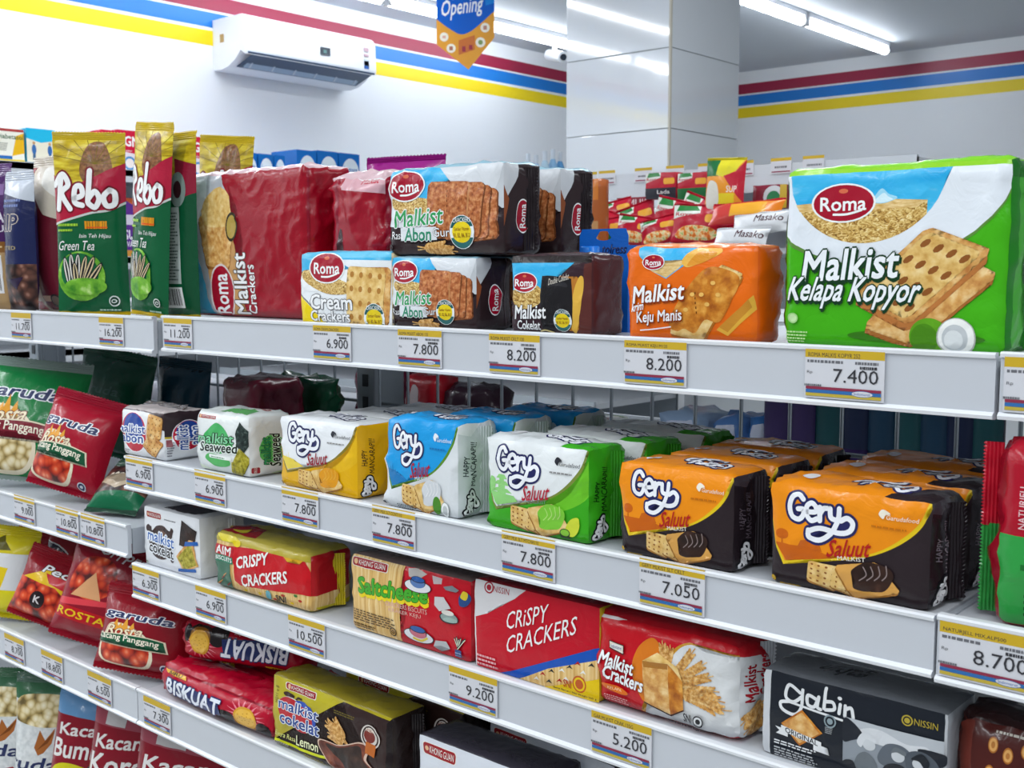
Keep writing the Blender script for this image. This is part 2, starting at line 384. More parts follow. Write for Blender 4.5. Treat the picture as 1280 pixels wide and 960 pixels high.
class BagMap:
    def __init__(s, w, h, t, wr=.0016, seed=0, gx=2.4, gz=3.0, pinch=.05):
        s.w, s.h, s.t, s.wr, s.sd, s.gx, s.gz, s.pinch = w, h, t, wr, Vector((seed * 2.3, seed * 5.1, seed * .7)), gx, gz, pinch
    def raw(s, p):
        u, sg, v = p; a, c = 2 * u / s.w - 1, 2 * v / s.h - 1
        pr = max(0, 1 - abs(a) ** s.gx) ** .62 * max(0, 1 - abs(c) ** s.gz) ** .7
        q = Vector((u, sg, v)) ; q.y = 0; k = q * 22 + s.sd
        fold = noise.noise(Vector((a * 6 + s.sd.x, c * 1.2, s.sd.z))) * abs(c) ** 3
        rdg = max(1 - abs(noise.noise(q * 34 + s.sd)) * 2.4, -.4)
        y = s.t / 2 * pr * (.8 if sg > 0 else 1) + (s.wr * (noise.noise(k) + .7 * rdg + 2.2 * fold)) * min(1, pr * 3 + .15)
        x = s.w / 2 + (u - s.w / 2) * (1 - s.pinch * max(0, 1 - c * c))
        return Vector((x, sg * y, v))
    def __call__(s, p, off=0.):
        q = s.raw(p)
        if off:
            e = .0015; u, sg, v = p
            du = s.raw((min(u + e, s.w), sg, v)) - s.raw((max(u - e, 0), sg, v)); dv = s.raw((u, sg, min(v + e, s.h))) - s.raw((u, sg, max(v - e, 0)))
            n = du.cross(dv); n = n.normalized() if n.length > 1e-12 else Vector((0, -1, 0))
            if n.y > 0 and sg < 0: n = -n
            q = q + n * off * 1.3
        return q
def bag(name, label, cat, loc, size, colr, front=None, back=None, yaw=0, tilt=0, roll=0, seed=0, group=None, step=.007, wr=.0016, seal=('top', 'bottom'), sealm=None, part='bag_film', backcol=None, sealw=.016, mpkw=None):
    """pillow bag standing at loc (bottom centre); tilt leans it back, roll leans it sideways"""
    w, t, h = size
    root = empty(name, loc, (0, 0, 0), label, cat, group); root.rotation_mode = 'XYZ'
    root.matrix_world = Matrix.Translation(loc) @ Matrix.Rotation(R(yaw), 4, 'Z') @ Matrix.Rotation(R(-tilt), 4, 'X') @ Matrix.Rotation(R(roll), 4, 'Y')
    bm = bmesh.new(); uvl = bm.loops.layers.uv.new('UVMap'); mats = {}; mp0 = BagMap(w, h, t, wr, seed, **(mpkw or {}))
    mp = lambda p, off=0.: mp0(p, off) - Vector((w / 2, 0, 0))
    nx, nz = max(6, round(w / step)), max(8, round(h / step)); P = {}
    for nm, sg, c in (('front', -1, colr), ('back', 1, backcol or colr)):
        mi = mats.setdefault(c, len(mats)); f = (lambda u, v: (u, -1, v)) if sg < 0 else (lambda u, v: (w - u, 1, v)); P[nm] = f
        g = [[bm.verts.new(mp(f(w * i / nx, h * j / nz))) for i in range(nx + 1)] for j in range(nz + 1)]
        for j in range(nz):
            for i in range(nx):
                for q in (((i, j), (i + 1, j), (i + 1, j + 1)), ((i, j), (i + 1, j + 1), (i, j + 1))):
                    if (j == 0 or j == nz - 1 or i in (0, nx - 1)) and len({tuple(round(c_, 5) for c_ in g[y][x].co) for x, y in q}) < 3: continue
                    fc = bm.faces.new([g[y][x] for x, y in q]); fc.material_index = mi; fc.smooth = True
                    for lp, (x, y) in zip(fc.loops, q): lp[uvl].uv = (w * x / nx, h * y / nz)
    bmesh.ops.remove_doubles(bm, verts=bm.verts[:], dist=2e-5)
    arts = []
    for nm, fn in (('front', front), ('back', back)):
        if fn: A = Art(w, h); fn(A); arts.append((A, P[nm], (nx, nz), mp))
    art_bmesh(bm, arts, mats, uvl); link(part, bm, list(mats), root)
    if 'top' in seal: crimp((-w / 2, 0, h - .001), (1, 0, 0), (0, .06, 1), w, sealw, sealm or colr, root, 'top_seal', seed=seed)
    if 'bottom' in seal: crimp((w / 2, 0, .001), (-1, 0, 0), (0, -.05, -1), w, sealw * .5, sealm or colr, root, 'bottom_seal', seed=seed)
    return root
# ---------------------------------------------------------------- the room
WHITE = plain('#eef1f4', .55, name='wall_paint'); CEIL = plain('#c9d0d8', .6, name='ceiling_paint')
XW, YW, ZC = -3.9, 5.93, 2.6
BANDS = [(2.474, 2.53, '#9a1c40'), (2.408, 2.465, '#0a76cc'), (2.338, 2.395, '#f0d404')]
bm = bmesh.new(); bx(bm, XW - .12, -1.5, 0, XW, YW + .12, ZC, 0)
for i, (a, b, c) in enumerate(BANDS): bx(bm, XW - .02, -1.5, a, XW + .0015, YW, b, i + 1)
tag(link('wall_left', bm, [WHITE] + [plain(c, .4) for *_, c in BANDS]), kind='structure')
bm = bmesh.new(); bx(bm, XW, YW, 0, 2.6, YW + .12, ZC, 0)
for i, (a, b, c) in enumerate(BANDS): bx(bm, XW, YW - .0015, a, 2.6, YW + .02, b, i + 1)
tag(link('wall_back', bm, [WHITE] + [plain(c, .4) for *_, c in BANDS]), kind='structure')
bm = bmesh.new(); bx(bm, XW - .12, -1.5, ZC, 2.6, YW + .12, ZC + .1); tag(link('ceiling', bm, CEIL), kind='structure')
bm = bmesh.new(); bx(bm, XW - .12, -1.5, -.1, 2.6, YW + .12, 0)
k = NT('floor_tile'); tc = k.n('TexCoord'); br = k.n('TexBrick', offset=0., _Scale=1., _Mortar_Size=.004, _Brick_Width=.4, _Row_Height=.4)
br.inputs['Color1'].default_value = lin('#d9d9d4'); br.inputs['Color2'].default_value = lin('#d2d2cd'); br.inputs['Mortar'].default_value = lin('#8f8f8a')
k.l(tc.outputs['Object'], br.inputs['Vector']); k.l(br.outputs[0], k.b.inputs['Base Color']); k.b.inputs['Roughness'].default_value = .15
tag(link('floor', bm, k.m), kind='structure')
# tiled pillar
bm = bmesh.new(); px0, px1, py0, py1 = -2.292, -1.90, 2.9, 3.3
zs = [0] + [onY(836, 160, 2.9).z + q * (onY(836, 59, 2.9).z - onY(836, 160, 2.9).z) for q in range(-7, 4)]
bx(bm, px0 + .004, py0 + .004, 0, px1 - .004, py1 - .004, ZC, 1)
for a, b in zip(zs, zs[1:]):
    b = min(b, ZC)
    bx(bm, px0, py0, a + .0012, px1 - .004, py0 + .02, b - .0012, 0, .0015); bx(bm, px1 - .02, py0 + .004, a + .0012, px1, py1, b - .0012, 0, .0015); bx(bm, px0, py0 + .02, a + .0012, px0 + .02, py1, b - .0012, 0, .0015)
bx(bm, px1 - .006, py0 - .001, 0, px1 + .001, py0 + .006, ZC, 2)
k = NT('glazed_tile'); k.b.inputs['Base Color'].default_value = lin('#d3d8de'); k.b.inputs['Roughness'].default_value = .08; k.b.inputs['Coat Weight'].default_value = .6
tag(link('pillar', bm, [k.m, plain('#a9adb0', .8), plain('#b9b4a6', .5)]), kind='structure')

# ---------------------------------------------------------------- lamps on the ceiling
def emit(name, c, s):
    k = NT(name); k.b.inputs['Base Color'].default_value = (1, 1, 1, 1); k.b.inputs['Emission Color'].default_value = lin(c); k.b.inputs['Emission Strength'].default_value = s; return k.m
GLOW = emit('lit_tube', '#f2f8ff', 18.)
def tube_lamp(x, y0, y1, label):
    t = empty('tube_lamp', (x, (y0 + y1) / 2, ZC), label=label, cat='lamp', group='ceiling tube lamps'); L = (y1 - y0) / 2
    bm = bmesh.new(); bx(bm, -.02, -L, -.022, .02, L, 0, 0, .004); link('lamp_batten', bm, plain('#e8ebee', .4), t)
    bm = bmesh.new(); cyl(bm, (0, -L + .012, -.042), (0, L - .012, -.042), .019, 14); link('glass_tube', bm, GLOW, t, True)
    for s in (-1, 1):
        bm = bmesh.new(); bx(bm, -.017, s * L - .018, -.06, .017, s * L + .018 * 0 + .002, -.015, 0, .003) if s > 0 else bx(bm, -.017, -L - .002, -.06, .017, -L + .018, -.015, 0, .003)
        link('lamp_holder', bm, plain('#eef0f2', .4), t)
zt = ZC - .042
pa = onZ(1108, 64, zt); pg = onZ(1000, 28, zt)
tube_lamp(pa.x, pg.y + .01, pa.y, 'white tube lamp on the ceiling right of the pillar, far one in line')
tube_lamp(pa.x, pg.y - .01 - (pa.y - pg.y), pg.y - .01, 'white tube lamp on the ceiling right of the pillar, cut off by the picture edge')
pb = onZ(712, 57, zt)
tube_lamp(pb.x, pb.y - 1.22, pb.y, 'white tube lamp on the ceiling between hanging pennant and tiled pillar')
tube_lamp(pb.x, pb.y - 2.46, pb.y - 1.24, 'white tube lamp on the ceiling above the air conditioner')
for q_ in (2, 3): tube_lamp(pb.x, pb.y - 1.24 * q_ - 1.22, pb.y - 1.24 * q_, 'white tube lamp seen only as a streak in the glazed pillar')

# ---------------------------------------------------------------- air conditioner
XF = XW + .21
ya, yb = onX(306, 50, XF).y, onX(470, 80, XF).y; zt_, zm = onX(306, 15, XF).z, onX(308, 71, XF).z; zb = onX(281, 91, XW).z
ac = empty('air_conditioner', (XW, ya, zb), label='white split air conditioner mounted on the wall below the coloured stripes', cat='air conditioner')
hh, hm, D = zt_ - zb, zm - zb, .21; LY = yb - ya
prof = [(.001, 0), (.05, -.004), (.10, .004), (.15, .028), (.185, .058), (D, hm + .012), (D + .004, hm + .03), (D, hh - .03), (D - .012, hh - .006), (D - .03, hh), (.001, hh)]
bm = bmesh.new(); rings = [[bm.verts.new((x, y, z)) for x, z in prof] for y in (0, .012, LY - .012, LY)]
for v in rings[0] + rings[3]: v.co.x = max(.001, v.co.x * .985); v.co.z = hh / 2 + (v.co.z - hh / 2) * .97
for a, b in zip(rings, rings[1:]):
    for i in range(len(prof)): bm.faces.new((a[i], a[(i + 1) % len(prof)], b[(i + 1) % len(prof)], b[i]))
bm.faces.new(rings[0]); bm.faces.new(rings[3][::-1]); link('casing', bm, plain('#eceff3', .35), ac, recalc=True)
def acface(x, z0, x1, z1, y0, y1, name, m, t=.003):   # a strip lying on the sloping underside
    bm = bmesh.new(); n = Vector((z1 - z0, 0, x - x1)).normalized() * 1; n = Vector((n.x, 0, n.z));
    if n.z > 0: n = -n
    o = n * t; vs = [bm.verts.new(Vector(p) + q) for q in (Vector(), o) for p in ((x, y0, z0), (x, y1, z0), (x1, y1, z1), (x1, y0, z1))]
    for f in ((0, 1, 2, 3), (7, 6, 5, 4), (0, 4, 5, 1), (1, 5, 6, 2), (2, 6, 7, 3), (3, 7, 4, 0)): bm.faces.new([vs[i] for i in f])
    return link(name, bm, m, ac, recalc=True)
acface(.112, .009, D + .001, hm + .012, .03, LY - .03, 'air_outlet', plain('#2e4866', .35), .002)
acface(.125, .012, .17, .042, .05, LY - .05, 'louver', plain('#9fb4c8', .3), .008)
acface(.196, .068, D + .006, hm + .02, .012, LY - .012, 'louver_flap', plain('#33506f', .3), .006)
for i in range(6):
    y = .07 + (LY - .14) * i / 5; acface(.13, .014, .185, .058, y, y + .006, 'outlet_vane', plain('#c5d0da', .4), .011)
bm = bmesh.new(); yy = LY * .545; bx(bm, D + .003, yy, hm + .06, D + .0065, yy + .05, hm + .09, 0); bx(bm, D + .006, yy + .014, hm + .067, D + .007, yy + .03, hm + .08, 1); link('display', bm, [plain('#3d4650', .3), plain('#5f8a86', .3)], ac)
bm = bmesh.new()
for i, (z, s, c) in enumerate(((hh - .06, .014, 0), (hh - .082, .01, 0), (hh - .12, .028, 1), (hm + .034, .032, 2))): bx(bm, D + .001, LY - .07, z, D + .006, LY - .07 + .024, z + s, c)
link('sticker', bm, [plain('#c9a9b4', .4), plain('#c5d2d9', .4), plain('#1d5aa8', .4)], ac)
bm = bmesh.new(); bx(bm, .05, -.001, hh * .52, .075, .004, hh * .68); link('badge', bm, plain('#b59a6a', .4), ac)

# ---------------------------------------------------------------- security camera and pennant
pc = onZ(693, 60, 2.55); cc = empty('security_camera', (pc.x, pc.y, ZC), label='small white security camera under the ceiling beside the tiled pillar', cat='camera')
bm = bmesh.new(); cyl(bm, (0, 0, 0), (0, 0, -.015), .04, 16); cyl(bm, (0, 0, -.01), (0, 0, -.07), .012, 10); link('bracket', bm, plain('#e4e8ec', .4), cc)
bm = bmesh.new(); cyl(bm, (-.05, .02, -.075), (.07, -.02, -.105), .028, 16); link('camera_body', bm, plain('#e4e8ec', .35), cc, False)
bm = bmesh.new(); cyl(bm, (.068, -.0193, -.1045), (.078, -.0227, -.107), .016, 16); link('lens', bm, plain('#2c3440', .1), cc)
def slab(A, thick, name, parent, backm='#e8e8e8'):
    """a thin printed card: every piece of A drapes on the card's front, card stands in the x-z plane with its face to -y"""
    bm = bmesh.new(); uvl = bm.loops.layers.uv.new('UVMap'); mats = {backm: 0}; bx(bm, 0, 0, 0, A.W, thick, A.H)
    art_bmesh(bm, [(A, lambda u, v: (u, 0, v), (1, 1), lambda p, off: Vector((p[0], -off * 1.2, p[2])))], mats, uvl)
    return link(name, bm, list(mats), parent)
dp = 4.0; r0 = ray(545, 0); top = EYE + ray(546, -75) * dp; W_ = 72 / F * dp; H_ = 162 / F * dp; bl = EYE + ray(546, 87) * dp
pn = empty('hanging_pennant', (bl.x, bl.y, bl.z), (0, 0, R(90) - AZ + R(0)), label='blue and orange pointed paper pennant hanging from the ceiling', cat='pennant')
A = Art(W_, H_)
A.poly([(0, 1), (0, .19), (.55, 0), (1, .24), (1, 1)], '#e8a23c')
A.poly(spline([(0, .38), (.1, .345), (.25, .30), (.42, .265), (.6, .29), (.85, .38), (1, .44)], 6) + [(1, 1), (0, 1)], '#1460c8')
A.poly([(.0, .56), (.25, .64), (.25, .85), (0, .8)], '#20b0e8'); A.poly([(.85, .48), (1, .5), (1, .8), (.8, .7)], '#1e86dc')
A.text('Grand', .22, .54, .88, .70, '#f4f6f8', .03, .3, 6); A.text('Opening', .08, .385, .80, .535, '#f4f6f8', .03, .25, 8)
A.ell(.13, .245, .075, .034, '#f6efe0'); A.ell(.25, .16, .08, .034, '#f6efe0'); A.ell(.84, .315, .08, .036, '#f6efe0'); A.ell(.76, .205, .085, .038, '#f6efe0')
A.rect(.22, .145, .28, .175, '#b0705c'); A.rect(.1, .235, .16, .255, '#e0b0a0'); A.rect(.81, .30, .87, .33, '#c08878'); A.ell(.76, .205, .04, .018, '#88a060')
A.poly([(.38, .22), (.66, .26), (.66, .15), (.38, .11)], '#d0743c'); A.rect(.44, .135, .5, .175, '#a03a4a'); A.rect(.56, .15, .62, .185, '#a03a4a')
bm = bmesh.new(); pts = [(0, 1), (0, .19), (.55, 0), (1, .24), (1, 1)]; uvl = bm.loops.layers.uv.new('UVMap')
f_ = [bm.verts.new((x * W_, 0, z * H_)) for x, z in pts]; b_ = [bm.verts.new((x * W_, .0008, z * H_)) for x, z in pts]
bm.faces.new(f_); bm.faces.new(b_[::-1])
for i in range(5): bm.faces.new((f_[i], b_[i], b_[(i + 1) % 5], f_[(i + 1) % 5]))
mats = {'#e8a23c': 0}; art_bmesh(bm, [(A, lambda u, v: (u, 0, v), (1, 1), lambda p, off: Vector((p[0], -off, p[2])))], mats, uvl); link('printed_card', bm, list(mats), pn)
for x in (.12, .88): bm = bmesh.new(); cyl(bm, (x * W_, 0, H_ - .01), (x * W_, 0, ZC - bl.z), .0012, 6); link('hanging_string', bm, plain('#d8d8d8', .6), pn)

# ---------------------------------------------------------------- our gondola: frame, shelves, price rails
STEEL = plain('#c3c7cd', .38, 0, 'white_steel'); RAIL = plain('#c3c7ce', .3, 0, 'rail_plastic'); RIM = plain('#e6e9ee', .25, 0, 'rail_rim'); WIRE = plain('#7d858d', .4, .3, 'wire_steel')
YB = 1.13                                        # wire back of our side
fr = empty('gondola_rack', (0, YB + .02, 0), label='grey steel gondola frame with wire grid back between the two aisles', cat='shelf frame')
for x in (-2.29, -1.262, -.258, .76):
    bm = bmesh.new(); bx(bm, x - .02, -.03, 0, x + .02, .03, 1.385, 0, .003)
    for i in range(40): bx(bm, x - .006, -.0312, .06 + i * .033, x + .006, -.0302, .078 + i * .033, 1)
    link('upright', bm, [plain('#8b939b', .4, .2), plain('#30343a', .6)], fr)
for x0, x1 in ((-2.27, -1.282), (-1.242, -.278), (-.238, .74)):
    bm = bmesh.new(); n = round((x1 - x0) / .06)
    for i in range(n + 1): x = x0 + (x1 - x0) * i / n; cyl(bm, (x, -.02, .1), (x, -.02, 1.385), .0022, 6)
    for z in [.1 + .1285 * i for i in range(11)]: cyl(bm, (x0, -.0165, z), (x1, -.0165, z), .0026, 6)
    link('wire_back', bm, WIRE, fr, True)
def shelf_board(x0, x1, Yf, zt, zb, surf, label, group='shelves of the near gondola', back=YB - .025, face=-1):
    s = empty('store_shelf', (x0, Yf, zb), label=label, cat='shelf', group=group); L = x1 - x0; h = zt - zb; d = (back - Yf)
    bm = bmesh.new(); bx(bm, .002, .004, surf - zb - .02, L - .002, d, surf - zb, 0, .001); link('deck', bm, STEEL, s)
    g = .0035
    prof = [(0, 0), (-.004, .0005), (-.0048, .003), (-.003, .0045), (-.0012, .0052), (-.0012, h - .0042), (-.003, h - .0036), (-.0036, h - .0012), (-.0018, h), (.004, h), (.004, 0)]
    if face > 0: prof = [(-x, z) for x, z in prof]
    bm = bmesh.new(); rg = [[bm.verts.new((x, y, z)) for y, z in prof] for x in (0, L)]; N = len(prof)
    for i in range(N):
        f = bm.faces.new((rg[0][i], rg[0][(i + 1) % N], rg[1][(i + 1) % N], rg[1][i])); f.material_index = 0 if i == 4 else 1
    bm.faces.new(rg[0]); bm.faces.new(rg[1][::-1]); link('price_rail', bm, [RAIL, RIM], s, recalc=True)
    for x in (.0, L - .0022):
        bm = bmesh.new(); vs = [bm.verts.new((x + q, y, z)) for q in (0, .0022) for y, z in ((.006, .004), (d, -.02), (d, h - .004), (.006, h - .006))]
        for f in ((0, 1, 2, 3), (7, 6, 5, 4), (0, 4, 5, 1), (1, 5, 6, 2), (2, 6, 7, 3), (3, 7, 4, 0)): bm.faces.new([vs[i] for i in f])
        link('bracket', bm, plain('#aab0b8', .4), s, recalc=True)
    return s
class S: pass
def sh(x0, x1, Y, zt, zb, surf, label): o = S(); o.Y, o.zt, o.zb, o.s = Y, zt, zb, surf; shelf_board(x0, x1, Y, zt, zb, surf, label); return o
S1 = sh(-1.2535, -.2505, .78, 1.3965, 1.3515, 1.393, 'top white shelf of the middle bay carrying the green box-shaped cracker pack')
S2 = sh(-1.2945, -.2725, .747, 1.2205, 1.1775, 1.217, 'white shelf of the middle bay carrying yellow, blue, green and orange packs')
S3 = sh(-1.2845, -.2725, .747, 1.0845, 1.0395, 1.081, 'white shelf of the middle bay carrying the red cracker packs')
S4 = sh(-1.2835, -.2725, .747, .9205, .8725, .917, 'white shelf of the middle bay carrying red roll packs and lemon pack')
L1 = sh(-2.29, -1.2745, .78, 1.3945, 1.3475, 1.386, 'top white shelf of the far left bay carrying green seed bags')
L2 = sh(-2.29, -1.2955, .747, 1.1305, 1.088, 1.1245, 'white shelf of the far left bay carrying green and red peanut bags')
L3 = sh(-2.29, -1.2855, .747, .9205, .8725, .914, 'white shelf of the far left bay carrying red and yellow nut bags')
L4 = sh(-2.29, -1.2855, .747, .615, .570, .609, 'lowest white shelf of the far left bay under the white nut bags')
R1 = sh(-.2475, .75, .78, 1.3975, 1.352, 1.389, 'top white shelf of the near right bay, only its end in view')
R2 = sh(-.2705, .75, .747, 1.2225, 1.1755, 1.2155, 'white shelf of the near right bay carrying red and green bag')
R3 = sh(-.2705, .75, .747, 1.040, .9955, 1.034, 'low white shelf of the near right bay under the brown bag')
S4b = sh(-1.2835, -.2725, .747, .615, .570, .609, 'lowest white shelf of the middle bay')

# ---------------------------------------------------------------- price tags in the rails
def price_tag(px, py, shelf, price, label, seed, name='', cut=False, small=False):
    w, h = .061, .0375; p = onY(px, py, shelf.Y); z = min(p.z - h, shelf.zt - .0055 - h); z = max(z, shelf.zb + .0058)
    t = empty('price_tag', (p.x, shelf.Y - .0029, z), label=label, cat='price tag', group='price tags in the shelf rails')
    A = Art(w, h, 0)
    A.rect(0, 0, 1, 1, PAPER); A.rect(0, .80, 1, 1, plain('#c8a620', .5)); d = plain('#303036', .6); g = plain('#66676d', .6)
    if name: A.text(name, .04, .815, .70, .90, d, .02)
    A.lines(.03, .70, .5, .77, 1, g, seed, .75); A.lines(.64, .70, .97, .77, 1, g, seed + 1, .75); A.lines(.70, .61, .95, .68, 1, d, seed + 2, .8)
    A.text('Rp', .03, .47, .10, .54, g, .01)
    if price: A.text(price, (.37 if len(price) < 6 else .25), .335, .93, .60, d, .004)
    A.lines(.0, .235, .22, .285, 1, g, seed + 3, .8)
    A.rect(.02, .175, .97, .23, plain('#8a2844', .5)); A.rect(.02, .105, .97, .17, plain('#2c68a8', .5)); A.rect(.02, .04, .97, .10, plain('#bca63c', .5))
    A.ell(.74, .135, .135, .062, plain('#2c68a8', .5)); A.ell(.74, .135, .128, .052, PAPER); A.text('Indomaret', .64, .11, .84, .16, plain('#2a5fa8', .5), .01)
    slab(A, .0007, 'paper_card', t, PAPER)
PAPER = plain('#cfd0d6', .55, name='tag_paper')
_tg = [
 (394, 411, S1, '6.900', 'ROMA CREAM CRACKERS', 'price tag reading 6.900 under the white and yellow cream cracker pack'),
 (500, 417, S1, '7.800', 'ROMA MLKIST ABON 135', 'price tag reading 7.800 on the top rail under the lower brown cracker pack'),
 (614, 426, S1, '8.200', 'ROMA MLKIST CKLT 120', 'price tag reading 8.200 under the dark chocolate cracker pack'),
 (783, 436, S1, '8.200', 'ROMA MLKIST KEJU.M120', 'price tag reading 8.200 under the orange cheese cracker pack'),
 (1009, 447, S1, '7.400', 'ROMA MALKIS KOPYR 252', 'price tag reading 7.400 under the big green cracker pack'),
 (207, 399, S1, '11.200', '', 'price tag reading 11.200 at the left end of the middle top rail'),
 (16, 389, L1, '11.700', '', 'price tag reading 11.700 on the top rail at the far left'),
 (126, 400, L1, '16.200', '', 'price tag reading 16.200 below the two green seed bags'),
 (160, 577, S2, '6.900', '', 'price tag reading 6.900 at the rail corner below the white and brown abon pack'),
 (246, 595, S2, '6.900', '', 'price tag reading 6.900 below the white seaweed pack'),
 (355, 618, S2, '7.800', '', 'price tag reading 7.800 below the yellow and white pack'),
 (468, 641, S2, '7.800', 'GERY MLK SLT CCNT110', 'price tag reading 7.800 below the sky blue pack'),
 (630, 674, S2, '7.800', 'GERY MLK SLT MTCHA110', 'price tag reading 7.800 below the green and white pack'),
 (802, 709, S2, '7.050', 'GERY MLKIST SLT CKLT', 'price tag reading 7.050 below the left orange and black pack'),
 (168, 707, S3, '6.300', '', 'price tag reading 6.300 below the white chocolate splash pack'),
 (247, 736, S3, '6.900', '', 'price tag reading 6.900 below the red and yellow crispy crackers pack'),
 (363, 770, S3, '10.500', '', 'price tag reading 10.500 left below the cheese cracker pack'),
 (564, 838, S3, '9.200', '', 'price tag reading 9.200 below the red and white crispy crackers box'),
 (742, 897, S3, '5.200', 'GAR.MLKIST CRAK.135G', 'price tag reading 5.200 below the red wheat cracker pack'),
 (20, 622, L2, '9.000', '', 'price tag reading 9.000 below the green peanut bag'),
 (72, 634, L2, '10.800', '', 'left tag of the pair reading 10.800 below the red peanut bag'),
 (103.5, 645, L2, '10.800', '', 'right tag of the pair reading 10.800 near the end of the rail'),
 (8, 797, L3, '8.700', '', 'price tag reading 8.700 below the yellow and white bag at the left edge'),
 (54, 818, L3, '18.800', '', 'price tag reading 18.800 below the clear bag of red nuts'),
 (112, 845, L3, '6.500', '', 'price tag reading 6.500 below the bag of roasted peanuts with green ribbon'),
 (182, 875, S4, '7.300', '', 'price tag reading 7.300 below the red roll packs'),
 (1258, 444, R1, '', '', 'price tag cut by the right picture edge on the top rail'),
 (1177, 779, R2, '8.700', 'NATURJELL MIX.ALP500', 'price tag reading 8.700 below the red and green bag at the right edge'),
]
for i, (x, y, s_, pr, nm, lb) in enumerate(_tg): price_tag(x, y, s_, pr, lb, i * 7, nm)
# ---------------------------------------------------------------- placing packs on the shelves
def fit(xl, xr, yt, shelf, dy=.02, yaw=0, base=0., w=None):
    """bottom-left front corner, width and height of a pack whose front runs between two sight lines on a shelf"""
    Y = shelf.Y + dy; z0 = shelf.s + base; dx, dyy = math.cos(R(yaw)), math.sin(R(yaw)); r = ray(xr, 480)
    if w is not None and xl is None:
        t = Y / r.y; return Vector((r.x * t - w * dx, Y - w * dyy, z0)), w, onY(xr, yt, Y).z - z0
    p = onY(xl, 480, Y); p0 = onY(xl, yt, Y)
    if w is None: w = (p.x * r.y - Y * r.x) / (dyy * r.x - dx * r.y)
    return Vector((p.x, Y, z0)), w, p0.z - z0
def dup(root, loc, label, rotz=None, group=None):
    r = root.copy(); col.objects.link(r); r.location = loc; r['label'] = label
    if rotz is not None: r.rotation_euler.z = R(rotz)
    if group: r['group'] = group
    for ch in list(root.children):
        c = ch.copy(); col.objects.link(c); c.parent = r
    return r
WT = '#f2f3f4'
def roma(A, cx, cy, rx, rim=WT, rot=0, red='#a30f2a'):
    ry = rx * A.W / A.H * .56
    if rot == 90: rx2, ry2 = rx * .62, rx * A.W / A.H
    else: rx2, ry2 = rx, ry
    A.ell(cx, cy, rx2 * 1.07, ry2 * 1.09, rim); A.ell(cx, cy, rx2, ry2, red)
    if rot == 90:
        A.text('Roma', cx - rx2 * .42, cy - ry2 * .75, cx + rx2 * .40, cy + ry2 * .75, WT, .035, 0, 90)
    else:
        A.text('Roma', cx - rx * .76, cy - ry * .42, cx + rx * .76, cy + ry * .34, WT, .035)
        A.ell(cx, cy + ry * .66, rx * .15, ry * .13, '#d86a4a'); A.stroke([(cx - rx * .3, cy - ry * .62), (cx + rx * .15, cy - ry * .62), (cx + rx * .62, cy - ry * .42)], rx * .07, WT)
def badge(A, cx, cy, r):
    a = A.W / A.H
    A.disc(cx, cy, r, '#e8eef0'); A.ell(cx, cy, r * .95, r * .95 * a, '#1f5a5c', 0, 20, 20, 165); A.ell(cx, cy, r * .95, r * .95 * a, '#2f6a6a', 0, 20, 200, 340)
    A.ell(cx, cy, r * .78, r * .62 * a, '#e8cf1c'); A.text('CRACKERS', cx - r * .7, cy + r * .56 * a, cx + r * .7, cy + r * .82 * a, WT, .01, 0, 0, bow=.006)
    A.text('Sumber Vitamin', cx - r * .6, cy + r * .08 * a, cx + r * .6, cy + r * .30 * a, '#7a1f14', .01); A.text('B1, B2, B6, B12', cx - r * .66, cy - r * .34 * a, cx + r * .66, cy - r * .06 * a, '#7a1f14', .01)
def fieldtop(A, lo=.45, x1=1., sky0='sky'):
    """blue sky over a strip of wheat, ending in a white swoosh"""
    pass

